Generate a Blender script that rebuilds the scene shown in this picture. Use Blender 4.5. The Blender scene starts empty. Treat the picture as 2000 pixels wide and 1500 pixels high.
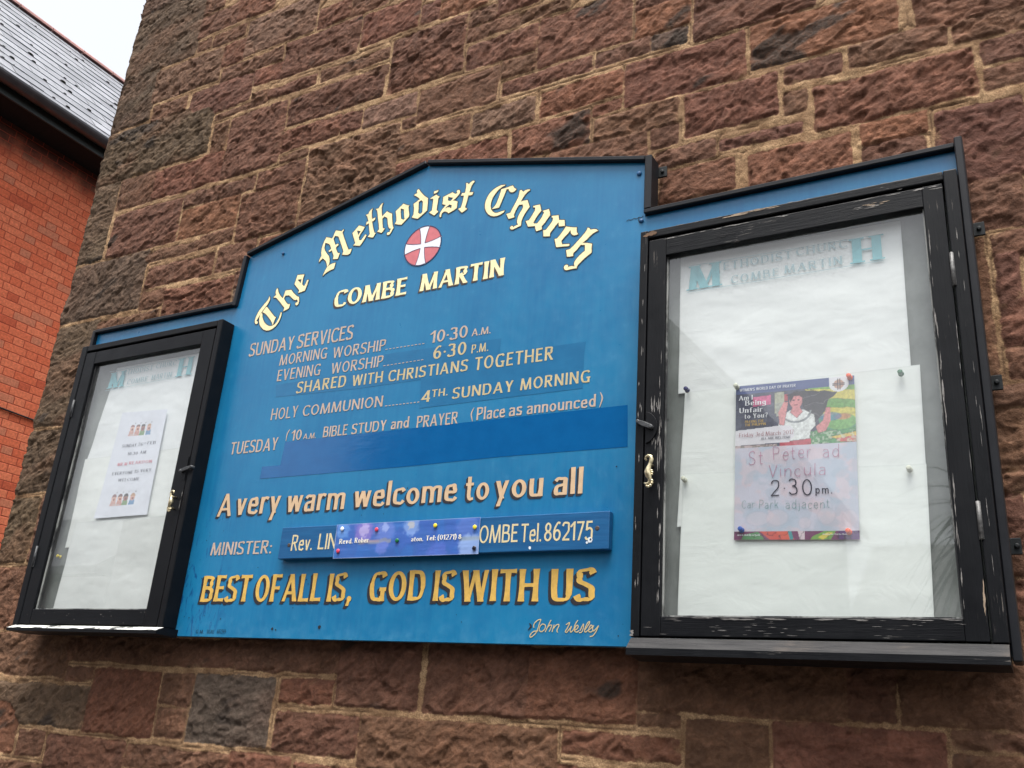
import bpy, bmesh, math, random
import numpy as np
from mathutils import Vector, Matrix
from mathutils.geometry import delaunay_2d_cdt

# ------------------------------------------------------------------ camera, sky, sun, exposure
scene = bpy.context.scene
COL = scene.collection
cam = bpy.data.cameras.new('camera'); cam.sensor_width = 36.0; cam.lens = 32.705
cam.clip_start = 0.05; cam.clip_end = 2000
cam_o = bpy.data.objects.new('camera', cam); COL.objects.link(cam_o)
_r = Vector((0.87215229, 0.483954, 0.07168617)); _u = Vector((0.1125189, -0.34102033, 0.93329772)); _f = Vector((-0.47611961, 0.80591169, 0.35187563))
cam_o.matrix_world = Matrix(((_r.x, _u.x, -_f.x, 0.0), (_r.y, _u.y, -_f.y, -1.6), (_r.z, _u.z, -_f.z, 1.6), (0, 0, 0, 1)))
scene.camera = cam_o

SUN_EL, SUN_AZ = math.radians(74), math.radians(160)      # azimuth measured clockwise from +Y
world = bpy.data.worlds.new('World'); scene.world = world; world.use_nodes = True
wn = world.node_tree.nodes; wl = world.node_tree.links; wn.clear()
sky = wn.new('ShaderNodeTexSky'); sky.sky_type = 'NISHITA'; sky.sun_disc = False
sky.sun_elevation = SUN_EL; sky.sun_rotation = SUN_AZ; sky.dust_density = 5.0; sky.air_density = 1.0; sky.ozone_density = 1.0
hs = wn.new('ShaderNodeHueSaturation'); hs.inputs['Saturation'].default_value = 0.22
bg = wn.new('ShaderNodeBackground'); bg.inputs['Strength'].default_value = 0.12
wo = wn.new('ShaderNodeOutputWorld')
wl.new(sky.outputs[0], hs.inputs['Color']); wl.new(hs.outputs[0], bg.inputs[0]); wl.new(bg.outputs[0], wo.inputs[0])
sun = bpy.data.lights.new('sun', 'SUN'); sun.energy = 1.5; sun.angle = math.radians(38); sun.color = (1.0, 0.97, 0.92)
sun_o = bpy.data.objects.new('sun', sun); COL.objects.link(sun_o)
_d = Vector((math.sin(SUN_AZ) * math.cos(SUN_EL), math.cos(SUN_AZ) * math.cos(SUN_EL), math.sin(SUN_EL)))
sun_o.rotation_euler = _d.to_track_quat('Z', 'Y').to_euler(); sun_o.location = (0, -6, 9)
scene.view_settings.view_transform = 'Standard'; scene.view_settings.look = 'None'
scene.view_settings.exposure = 1.55; scene.view_settings.gamma = 1.0; scene.view_settings.use_curve_mapping = False
scene.cycles.max_bounces = 8; scene.cycles.transparent_max_bounces = 12
scene.cycles.caustics_reflective = False; scene.cycles.caustics_refractive = False

# ------------------------------------------------------------------ measured data (tenths of a millimetre in the wall's plane)
STONES=[(-28000,39757,-23673,42444,'q'),(-28000,36898,-23305,39849,'q'),(-28000,34662,-24936,36895,'q'),(-28000,32490,-21606,34545,'q2'),(-23371,38546,-22321,39567,'b'),(-23309,37565,-21461,38480,'b'),(-21509,37574,-19867,38648,'r'),(-22457,36874,-20972,37373,'b'),(-23188,36923,-22581,37377,'b'),(-20837,35922,-17819,37373,'l'),(-21795,35845,-20819,36728,'r'),(-25050,35357,-21799,36733,'l'),(-21640,35179,-19005,35735,'b'),(-20048,34486,-18921,35118,'r'),(-24790,34540,-23118,35186,'b'),(-22889,34006,-20141,35154,'d'),(-20012,33834,-19350,34198,'b'),(-19268,33729,-17368,34135,'d'),(-21465,33656,-19331,33865,'b'),(-21410,32320,-20783,33476,'b'),(-20685,31221,-18352,33487,'d'),(-17680,35900,-16450,36668,'r'),(-16375,35874,-15030,36617,'b'),(-18869,34428,-15933,35786,'d'),(-15816,34557,-13776,35698,'r'),(-13665,34564,-13071,35248,'d'),(-12987,34503,-11459,35130,'o'),(-14531,32437,-12072,34342,'m'),(-17170,33728,-14658,34150,'b'),(-15506,33188,-14625,33536,'b'),(-18244,32446,-14717,33486,'d'),(-18295,31548,-16081,32283,'r'),(-16037,31555,-15340,32207,'d'),(-15253,31505,-13458,32195,'l'),(-13847,31049,-13404,31378,'b'),(-13330,31132,-10864,32193,'b'),(-13850,30155,-11639,30915,'b'),(-11489,30198,-9736,30881,'l'),(-13812,28895,-10458,29931,'r'),(-17069,28671,-13904,31327,'p'),(-18236,31165,-17187,31406,'b'),(-18996,30419,-17225,31055,'d'),(-22063,30537,-19135,31020,'b'),(-19492,28806,-17246,30399,'d'),(-22049,29419,-19652,30464,'o'),(-20990,28857,-19633,29325,'b'),(-18413,28286,-17237,28662,'r'),(-20066,27919,-18619,28744,'b'),(-25460,31212,-23752,32430,'b'),(-23788,31228,-20733,32323,'r'),(-28000,29452,-25589,32438,'q'),(-25355,29400,-22180,30988,'d'),(-28000,27308,-23182,29330,'q2'),(-23595,28853,-21034,29206,'b'),(-23037,27924,-20219,28631,'b'),(-23058,27210,-22074,27805,'b'),(-21997,26301,-19231,27686,'r'),(-19155,27243,-18612,27772,'d'),(-19111,26644,-18564,27199,'g'),(-23832,26606,-22116,27084,'b'),(-24931,26545,-23805,27094,'b'),(-28000,23793,-24793,27178,'q'),(-28000,21703,-24784,23654,'q'),(-28000,19636,-25533,21549,'q'),(-25422,19651,-24885,21587,'b'),(-27223,17783,-24925,19492,'b'),(-26047,16580,-22606,17678,'b'),(-22525,16510,-21513,16848,'b'),(-22765,16987,-19156,17590,'b'),(-19198,16975,-16664,17587,'b'),(-28000,15379,-21479,16362,'q2'),(-21448,15327,-19011,16802,'r'),(-18870,16101,-17891,16781,'b'),(-18858,15370,-17899,15990,'b'),(-17803,15333,-15313,16788,'g'),(-25690,14630,-24050,16346,'o2'),(-23847,14609,-22850,15225,'b'),(-22693,14361,-19779,15178,'d'),(-19691,14646,-16326,15134,'b'),(-24392,13974,-22672,14438,'b'),(-16308,14767,-14545,15200,'r'),(-16630,16948,-14170,17663,'b'),(-14123,16938,-13594,17674,'b'),(-15118,16289,-13651,16799,'r'),(-13564,16318,-11426,17654,'d'),(-15114,15315,-12845,16117,'d'),(-11234,16321,-8920,17668,'d'),(-12739,15175,-8221,16143,'b'),(-14379,14781,-12788,15113,'r'),(-8862,16348,-6712,17580,'r'),(-6604,16589,-3060,17457,'b'),(-6606,16327,-5873,16484,'b'),(-8077,15760,-5868,16113,'r'),(-5681,15615,-4333,16425,'b'),(-8127,15268,-5863,15509,'r'),(-2957,16622,-2298,17511,'d'),(-2174,16600,18,17512,'b'),(-4183,15742,-1640,16489,'r'),(-1486,16283,-983,16503,'b'),(-913,16320,-191,16499,'b'),(-1494,15784,-79,16180,'b'),(-11958,33890,-11152,34372,'b'),(-11052,33940,-9867,34722,'d'),(-11956,33363,-10456,33783,'b'),(-10363,33394,-8938,33736,'b'),(-11892,32403,-9847,33175,'d'),(-9693,31756,-7232,33254,'r2'),(-7061,31724,-5774,32499,'o2'),(-7069,32539,-5796,32809,'d'),(-10744,31767,-9824,32273,'b'),(-10693,31195,-8217,31587,'d'),(-8079,31223,-6752,31629,'b'),(-6605,31219,-5813,31619,'g'),(-9510,30237,-7410,30913,'o'),(-7247,29772,-4494,30978,'r'),(-8063,29818,-7442,30062,'r'),(-10226,29120,-8220,30019,'r2'),(-8009,29025,-6026,29667,'b'),(-9207,28186,-6719,29027,'b'),(-6578,28479,-6008,28990,'b'),(-6463,27892,-5171,28318,'b'),(-5586,31129,-2927,32837,'m'),(-4310,29870,-1366,31009,'o2'),(-3606,29256,-2479,29684,'d'),(-5785,28575,-3812,29613,'r'),(-3637,28478,-3249,29007,'b'),(-5006,28000,-3339,28217,'d'),(-3023,27912,-109,28966,'r'),(-989,29681,972,30821,'d'),(-2295,29258,-520,29759,'b'),(-327,29210,1005,29687,'b'),(120,28525,929,29052,'d'),(107,27943,865,28407,'b'),(-2168,27328,-1025,27781,'o'),(-2164,26650,-1087,27251,'d'),(-821,26055,577,27641,'m'),(-4408,26762,-2426,27691,'r'),(-6358,26993,-4755,27745,'r'),(-400,25026,409,26037,'b'),(-139,24477,349,24855,'d'),(-501,22216,-313,24861,'b'),(-104,22763,191,24458,'d'),(-95,22166,126,22669,'b'),(-427,21674,72,22007,'b'),(-463,20592,-57,21583,'b'),(-407,20254,-94,20517,'b'),(-468,19328,-194,20178,'d'),(-455,18891,-216,19270,'b'),(-474,18267,-284,18803,'d'),(-434,17571,-359,18204,'b')]
TITLE=[[[-17101,26399,-17066,26335,-17067,26275,-17096,26208,-17138,26137,-17208,26059,-17278,25980,-17335,25876,-17384,25800,-17417,25740,-17408,25715,-17365,25705,-17362,25654,-17390,25635,-17428,25641,-17468,25689,-17479,25756,-17468,25850,-17431,25946,-17390,26023,-17320,26101,-17250,26180,-17172,26257,-17122,26327]],[[-17285,25946,-17245,25897,-17229,25823,-17177,25720,-17105,25625,-17008,25545,-16905,25497,-16825,25490,-16745,25516,-16674,25581,-16624,25678,-16603,25781,-16590,25840,-16549,25828,-16554,25749,-16575,25647,-16617,25548,-16690,25461,-16791,25400,-16900,25376,-17002,25386,-17114,25438,-17202,25511,-17271,25592,-17310,25682,-17331,25792,-17323,25886]],[[-17151,26097,-17111,26078,-16999,25964,-16871,25836,-16780,25745,-16730,25725,-16752,25681,-16773,25614,-16790,25529,-16817,25521,-16838,25583,-16888,25650,-16962,25727,-17054,25819,-17144,25899,-17259,25959]],[[-16854,26593,-16837,26560,-16809,26482,-16755,26401,-16680,26316,-16609,26250,-16584,26335,-16559,26450,-16545,26469,-16354,26455,-16327,26427,-16255,26348,-16153,26259,-16088,26215,-16042,26195,-16022,26130,-16008,26057,-16022,25989,-16051,25961,-16085,25959,-16119,25988,-16126,26025,-16102,26044,-16060,26043,-16062,26084,-16092,26131,-16132,26120,-16191,26136,-16265,26190,-16351,26270,-16408,26304,-16531,26316,-16564,26236,-16505,26160,-16441,26090,-16381,26038,-16311,26038,-16313,25980,-16328,25918,-16413,25885,-16506,25859,-16491,25957,-16573,26041,-16682,26155,-16808,26278,-16867,26318,-16949,26333,-16908,26374,-16870,26397,-16902,26463,-16904,26524,-16886,26575]],[[-16218,26862,-15981,26836,-16004,26708,-15999,26552,-15957,26503,-15913,26489,-15879,26566,-15847,26649,-15796,26640,-15817,26531,-15848,26406,-15871,26345,-15986,26330,-16087,26313,-16068,26392,-16155,26479,-16271,26602,-16247,26730],[-16196,26720,-16054,26712,-16060,26599]],[[-15422,27821,-15321,27788,-15218,27744,-15184,27798,-15136,27950,-15119,27960,-14926,27893,-14872,27937,-14850,27921,-14888,27851,-14828,27722,-14745,27560,-14654,27388,-14594,27283,-14492,27289,-14501,27236,-14530,27155,-14593,27136,-14674,27147,-14784,27180,-14756,27267,-14822,27401,-14908,27573,-14999,27742,-15036,27772,-15129,27803,-15163,27715,-15114,27616,-15066,27517,-14982,27539,-14956,27494,-15029,27449,-15028,27410,-14982,27324,-14939,27255,-14868,27240,-14888,27173,-14914,27081,-15073,27107,-15065,27198,-15122,27308,-15154,27381,-15242,27349,-15267,27388,-15188,27432,-15237,27531,-15293,27598,-15424,27659,-15431,27593,-15427,27504,-15392,27419,-15310,27314,-15233,27232,-15193,27147,-15176,27056,-15179,26970,-15230,26909,-15261,27007,-15308,27093,-15369,27155,-15428,27199,-15483,27161,-15536,27105,-15538,27183,-15488,27289,-15516,27388,-15521,27501,-15503,27608,-15472,27714]],[[-15230,26909,-15158,26954,-15063,26979,-14965,26982,-14990,26813,-15092,26795,-15185,26764,-15265,26725,-15330,26673,-15312,26745,-15277,26825]],[[-14362,27941,-14160,27852,-14206,27764,-14276,27669,-14315,27579,-14284,27496,-14220,27477,-14161,27557,-14112,27623,-14065,27596,-14115,27493,-14177,27397,-14238,27323,-14458,27380,-14401,27439,-14449,27542,-14545,27755,-14462,27841],[-14406,27802,-14278,27757,-14339,27650]],[[-13982,28362,-14001,28306,-13999,28224,-13977,28119,-13954,28038,-13855,28066,-13861,28002,-13890,27979,-13947,27962,-13916,27865,-13876,27747,-13823,27617,-13776,27592,-13811,27535,-13845,27479,-14016,27535,-13962,27607,-14000,27744,-14046,27934,-14135,27909,-14121,27991,-14067,27999,-14103,28087,-14130,28154,-14183,28211,-14103,28223,-14089,28275,-14053,28328]],[[-13662,28443,-13687,28394,-13696,28305,-13667,28148,-13641,28047,-13574,28102,-13503,28165,-13436,28110,-13331,28051,-13309,27907,-13282,27783,-13260,27700,-13226,27624,-13257,27572,-13285,27510,-13320,27459,-13371,27445,-13406,27473,-13412,27513,-13383,27531,-13333,27515,-13324,27562,-13289,27613,-13345,27630,-13390,27689,-13419,27774,-13448,27899,-13468,27963,-13562,28024,-13624,27969,-13601,27855,-13566,27689,-13498,27659,-13543,27605,-13583,27555,-13733,27622,-13682,27680,-13706,27799,-13753,27968,-13797,28148,-13829,28256,-13882,28313,-13790,28317,-13756,28380,-13709,28429]],[[-13010,28269,-12932,28219,-12812,28167,-12837,28133,-12813,28021,-12787,27921,-12785,27842,-12885,27752,-12988,27658,-13093,27689,-13200,27728,-13159,27802,-13171,27883,-13196,27999,-13223,28100,-13120,28180],[-13077,28146,-12970,28097,-12949,27974,-12933,27892,-12909,27808,-12935,27787,-13017,27832,-13041,27916,-13061,28031]],[[-12590,28593,-12566,28571,-12520,28504,-12452,28424,-12376,28342,-12321,28294,-12263,28252,-12253,28140,-12249,28015,-12243,27897,-12358,27815,-12433,27762,-12501,27720,-12587,27751,-12692,27798,-12649,27874,-12649,27967,-12657,28063,-12686,28188,-12608,28225,-12508,28280,-12565,28341,-12639,28398,-12707,28442,-12673,28470,-12612,28479,-12632,28531,-12625,28577],[-12462,28245,-12406,28188,-12396,28049,-12383,27883,-12423,27845,-12465,27851,-12511,27889,-12515,28015,-12536,28208]],[[-12022,28292,-11974,28247,-11909,28207,-11947,28166,-11948,28068,-11956,27954,-11955,27840,-11901,27782,-11956,27742,-12010,27701,-12085,27755,-12174,27817,-12099,27865,-12097,27955,-12094,28069,-12093,28168,-12124,28209,-12174,28200,-12182,28227,-12104,28262]],[[-11972,28413,-11983,28366,-12028,28339,-12096,28335,-12099,28394,-12079,28406,-12019,28408]],[[-11536,28244,-11503,28211,-11449,28174,-11403,28179,-11397,28198,-11418,28236,-11400,28264,-11359,28266,-11326,28238,-11316,28194,-11329,28149,-11381,28088,-11442,28037,-11497,28001,-11427,27972,-11360,27936,-11363,27848,-11366,27759,-11464,27709,-11593,27666,-11631,27708,-11685,27736,-11736,27744,-11784,27718,-11799,27673,-11800,27609,-11834,27612,-11852,27653,-11849,27701,-11827,27765,-11788,27825,-11735,27878,-11689,27920,-11742,27941,-11805,27972,-11798,28057,-11803,28173,-11671,28207],[-11652,28153,-11602,28116,-11497,28079,-11541,28028,-11580,28001,-11652,28042],[-11712,27828,-11658,27868,-11595,27910,-11520,27877,-11527,27785,-11577,27825,-11638,27843]],[[-10926,28404,-10928,28384,-10962,28352,-10997,28295,-11021,28212,-11045,28120,-10927,28095,-10953,28029,-11003,28029,-11065,28036,-11076,27949,-11092,27864,-11109,27788,-11127,27724,-11059,27664,-11133,27625,-11203,27593,-11259,27654,-11320,27724,-11244,27743,-11221,27838,-11202,27971,-11192,28066,-11280,28080,-11255,28151,-11170,28134,-11161,28205,-11153,28285,-11156,28351,-11170,28408,-11124,28405,-11081,28353,-11048,28394,-10993,28421,-10952,28423]],[[-10042,28082,-10051,28064,-10130,28042,-10218,27992,-10293,27907,-10352,27824,-10385,27739,-10403,27651,-10400,27569,-10378,27492,-10330,27420,-10265,27369,-10192,27358,-10102,27367,-9997,27373,-10028,27330,-10096,27295,-10185,27275,-10277,27281,-10361,27311,-10444,27375,-10509,27461,-10550,27553,-10564,27658,-10548,27768,-10511,27872,-10452,27956,-10365,28028,-10267,28076,-10156,28100]],[[-9833,28010,-9792,27938,-9727,27881,-9769,27841,-9818,27822,-9869,27834,-9918,27877,-9944,27940,-10000,27948,-10024,27867,-10065,27754,-10110,27633,-10163,27488,-10265,27491,-10363,27494,-10310,27532,-10264,27588,-10230,27661,-10197,27756,-10167,27871,-10141,27983,-10044,27990,-9944,28001]],[[-9358,27785,-9366,27762,-9423,27735,-9478,27683,-9532,27606,-9584,27513,-9505,27519,-9407,27515,-9376,27428,-9338,27315,-9396,27244,-9453,27158,-9500,27070,-9528,26977,-9534,26865,-9611,26848,-9687,26826,-9736,26811,-9786,26822,-9819,26864,-9807,26901,-9769,26912,-9737,26894,-9728,26862,-9693,26891,-9606,26911,-9639,26963,-9641,27042,-9623,27127,-9581,27217,-9537,27286,-9512,27345,-9523,27423,-9628,27438,-9672,27368,-9705,27296,-9747,27190,-9717,27134,-9801,27123,-9875,27120,-9911,27193,-9947,27266,-9843,27277,-9801,27368,-9749,27466,-9697,27565,-9655,27666,-9642,27754,-9638,27824,-9588,27827,-9539,27764,-9487,27796,-9418,27800]],[[-9067,27315,-9024,27140,-9090,27066,-9154,26977,-9206,26877,-9192,26842,-9105,26830,-9054,26890,-8997,26973,-8952,27067,-8947,27102,-8974,27100,-8980,27129,-8828,27138,-8803,27049,-8787,26973,-8851,26892,-8915,26804,-8988,26725,-8975,26651,-9114,26630,-9142,26695,-9160,26775,-9243,26785,-9339,26798,-9377,26883,-9415,26959,-9332,26965,-9285,27031,-9235,27108,-9192,27179,-9187,27266,-9235,27277,-9246,27316]],[[-8575,26921,-8556,26794,-8417,26763,-8409,26691,-8397,26610,-8546,26627,-8564,26737,-8629,26669,-8700,26583,-8764,26503,-8763,26424,-8923,26455,-8941,26612,-8872,26612,-8800,26699,-8736,26779,-8712,26829,-8712,26889,-8743,26900,-8746,26940]],[[-8103,26505,-8104,26450,-8096,26380,-8061,26325,-8106,26318,-8155,26317,-8206,26344,-8238,26393,-8251,26473,-8317,26393,-8397,26324,-8468,26241,-8442,26154,-8261,26125,-8259,26091,-8275,26077,-8426,26095,-8582,26111,-8610,26224,-8637,26328,-8574,26328,-8503,26407,-8432,26496,-8370,26590,-8225,26532]],[[-7583,26306,-7639,26297,-7710,26262,-7781,26210,-7843,26151,-7946,26084,-7831,26060,-7715,26015,-7719,25920,-7714,25806,-7792,25751,-7886,25687,-7963,25619,-8026,25565,-8055,25513,-8046,25486,-8119,25492,-8201,25491,-8299,25485,-8346,25515,-8365,25556,-8351,25604,-8315,25622,-8273,25609,-8255,25568,-8282,25540,-8230,25563,-8172,25565,-8106,25539,-8121,25601,-8112,25657,-8066,25723,-7996,25793,-7926,25845,-7875,25876,-7878,25953,-7882,26020,-7985,26046,-8062,25957,-8156,25875,-8152,25803,-8302,25816,-8332,25987,-8245,25990,-8166,26054,-8072,26145,-7986,26228,-7908,26313,-7854,26387,-7836,26438,-7794,26416,-7764,26371,-7691,26372,-7625,26353]]]
SIGNATURE=[[-8415,18080,-8473,18068,-8542,18016,-8565,17959,-8555,17925],[-8415,18080,-8448,17983,-8480,17880,-8521,17812,-8583,17760,-8625,17751,-8625,17788,-8563,17851,-8460,17869],[-8377,17997,-8420,17960,-8441,17903,-8417,17858,-8361,17865,-8313,17922,-8321,17978,-8377,17997],[-8199,18070,-8245,17985,-8308,17849],[-8286,17905,-8231,17968,-8182,17972,-8196,17918,-8227,17855],[-8129,17986,-8166,17851],[-8150,17907,-8090,17975,-8037,17990,-8031,17959,-8065,17886,-8050,17843],[-7885,17983,-7811,18025,-7850,17927,-7891,17863,-7853,17855,-7770,17956,-7791,17889,-7774,17854,-7717,17912,-7690,18002,-7643,18069],[-7713,17881,-7654,17913,-7631,17958,-7660,17978,-7696,17924,-7693,17868,-7651,17858,-7608,17883],[-7590,17883,-7527,18003,-7527,17926,-7554,17861,-7607,17845],[-7502,17882,-7415,18004,-7405,18049,-7447,18015,-7495,17904,-7486,17860,-7446,17877],[-7446,17881,-7368,17928,-7345,17970,-7377,17981,-7409,17927,-7413,17872,-7363,17864,-7330,17895],[-7315,17983,-7337,17928,-7321,17884,-7281,17907,-7220,17979],[-7220,17979,-7265,17874,-7325,17797,-7388,17779]]
WORDS=[('COMBE',-14813,-12582,25672,458,'cm'),('MARTIN',-12168,-9890,25666,450,'cm'),('SUNDAY',-17468,-15952,24711,369,'pk'),('SERVICES',-15826,-14047,24711,384,'pk'),('MORNING',-16326,-14780,24308,292,'p2'),('WORSHIP',-14589,-13002,24270,286,'p2'),('EVENING',-16319,-14911,23884,301,'p2'),('WORSHIP',-14566,-13015,23860,284,'p2'),('10·30',-11694,-10705,24262,300,'pk'),('A.M.',-10589,-10100,24267,174,'pk'),('6·30',-11579,-10702,23844,313,'yc'),('P.M.',-10557,-10124,23846,207,'yc'),('SHARED',-15595,-14051,23474,294,'yc'),('WITH',-13858,-12958,23455,278,'yc'),('CHRISTIANS',-12791,-10619,23441,273,'yc'),('TOGETHER',-10435,-8499,23422,308,'yc'),('HOLY',-16303,-15440,22847,298,'p2'),('COMMUNION',-15275,-12864,22846,268,'p2'),('4',-11765,-11543,22820,272,'yc'),('TH.',-11504,-11082,22914,177,'yc'),('SUNDAY',-10947,-9414,22811,255,'yc'),('MORNING',-9234,-7616,22810,265,'yc'),('TUESDAY',-17499,-15925,22050,322,'pk'),('10',-15498,-15196,22245,264,'pk'),('A.M.',-15126,-14735,22246,138,'pk'),('BIBLE',-14522,-13796,22244,262,'pk'),('STUDY',-13667,-12674,22244,250,'pk'),('and',-12540,-12049,22255,266,'pk'),('PRAYER',-11827,-10748,22223,272,'pk'),('Place',-10267,-9567,22250,285,'pk'),('as',-9467,-9161,22260,283,'pk'),('announced',-9039,-7470,22261,268,'pk'),('A',-17530,-17079,20472,563,'wl'),('very',-16927,-15521,20481,612,'wl'),('warm',-15301,-13581,20474,585,'wl'),('welcome',-13317,-10589,20489,553,'wl'),('to',-10371,-9800,20489,559,'wl'),('you',-9642,-8545,20484,568,'wl'),('all',-8302,-7672,20487,542,'wl'),('MINISTER:',-17520,-15566,19520,308,'pk'),('BEST',-17571,-16008,18421,607,'gd'),('OF',-15849,-15089,18419,613,'gd'),('ALL',-14992,-13894,18425,607,'gd'),('IS,',-13704,-13050,18423,605,'gd'),('GOD',-12574,-11141,18432,620,'gd'),('IS',-10921,-10417,18424,617,'gd'),('WITH',-10256,-8511,18417,622,'gd'),('US',-8235,-7322,18415,615,'gd'),('G.M.',-17526,-17267,17689,82,'ms'),('SIGNS',-17171,-16936,17694,82,'ms'),('682599',-16845,-16566,17699,92,'ms')]
PLATE_WORDS=[('Rev.',-14809,-14194,19523,360,'np'),('LIN',-14024,-13514,19533,352,'np'),('OMBE',-9835,-8946,19537,362,'np'),('Tel.',-8875,-8423,19530,365,'np'),('862175',-8362,-7334,19530,364,'np')]
STRIP_WORDS=[('Revd.',-13402,-13033,19631,106,'st'),('Rober',-12977,-12598,19641,107,'st'),('aton.',-11478,-11175,19625,94,'st'),('Tel:',-11107,-10863,19631,99,'st'),('(01271)',-10812,-10364,19634,104,'st'),('8',-10312,-10240,19636,97,'st')]
PATCHES={'p1':[-12996,24164,-9812,24103,-9833,23745,-13004,23811],'p2':[-16332,23788,-13007,23814,-9833,23745,-7750,23725,-7780,23442,-11854,23380,-13647,23375,-16261,23454],'p3':[-11854,23380,-7780,23442,-7778,22689,-11809,22684],'p4':[-15689,22231,-10663,22228,-6778,22221,-6752,21358,-9565,21380,-11897,21344,-14751,21346,-16327,21353,-16313,21653,-15731,21648]}
LEADERS=[(-12986,24274,-12919,24274),(-12878,24274,-12812,24274),(-12771,24274,-12705,24273),(-12665,24273,-12599,24273),(-12559,24273,-12494,24273),(-12454,24273,-12389,24273),(-12349,24273,-12284,24272),(-12244,24272,-12180,24272),(-12140,24272,-12076,24272),(-12037,24272,-11973,24272),(-11934,24272,-11870,24271),(-12991,23857,-12923,23857),(-12881,23857,-12813,23858),(-12771,23858,-12704,23858),(-12662,23858,-12595,23859),(-12554,23859,-12487,23859),(-12446,23859,-12379,23860),(-12338,23860,-12272,23860),(-12231,23860,-12165,23861),(-12124,23861,-12059,23861),(-12018,23861,-11953,23862),(-11913,23862,-11848,23862),(-12780,22835,-12717,22834),(-12679,22834,-12616,22834),(-12578,22834,-12516,22833),(-12478,22833,-12416,22833),(-12378,22833,-12316,22832),(-12279,22832,-12217,22832),(-12180,22832,-12119,22831),(-12081,22831,-12021,22831),(-11983,22831,-11923,22830),(-11886,22830,-11825,22830)]
PARENS=[[-15600,22545,-15665,22428,-15671,22251],[-10351,22548,-10407,22407,-10363,22231],[-7375,22556,-7330,22422,-7381,22232]]
PINS={'strip':[(-1.3367,1.9962,'white'),(-1.2418,1.991,'red'),(-1.1841,1.9654,'green'),(-1.0905,1.9936,'yellow'),(-0.9937,1.9864,'yellow'),(-0.9909,1.9436,'black'),(-1.3399,1.9472,'red')],'right':[(-0.5498,2.2316,'navy'),(-0.2564,2.2211,'orange'),(-0.1736,2.2174,'green'),(-0.5537,2.057,'cream'),(-0.1722,2.0493,'cream'),(-0.4502,1.9602,'blue'),(-0.2718,1.95,'orange'),(-0.4547,2.2265,'cream')],'left':[(-2.3109,1.9606,'yellow')]}
HEAD_RIGHT=([('M',-5478,-4869,24447,520,'T'),('H',-2399,-1896,24434,503,'T'),('ETHODIST',-4793,-3486,24767,162,'t'),('CHURC',-3400,-2480,24798,163,'t'),('COMBE',-4650,-3736,24445,163,'t'),('MARTIN',-3623,-2587,24467,166,'t')],[(-5531,24979,-1852,24929),(-5528,24402,-1886,24396)])
HEAD_LEFT=([('M',-22732,-22120,24402,476,'T'),('H',-19957,-19428,24416,528,'T'),('ETHODIST',-22190,-21000,24749,149,'t'),('CHURC',-20866,-20079,24779,146,'t'),('COMBE',-21957,-21121,24433,147,'t'),('MARTIN',-20961,-20164,24441,153,'t')],[(-22834,24920,-19511,24961),(-22837,24336,-19501,24421)])

# ------------------------------------------------------------------ helpers
def lin(r, g=None, b=None):
    c = (r, g, b) if g is not None else r
    return tuple(((v / 255) / 12.92 if v / 255 <= 0.04045 else ((v / 255 + 0.055) / 1.055) ** 2.4) for v in c) + (1.0,)

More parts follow.
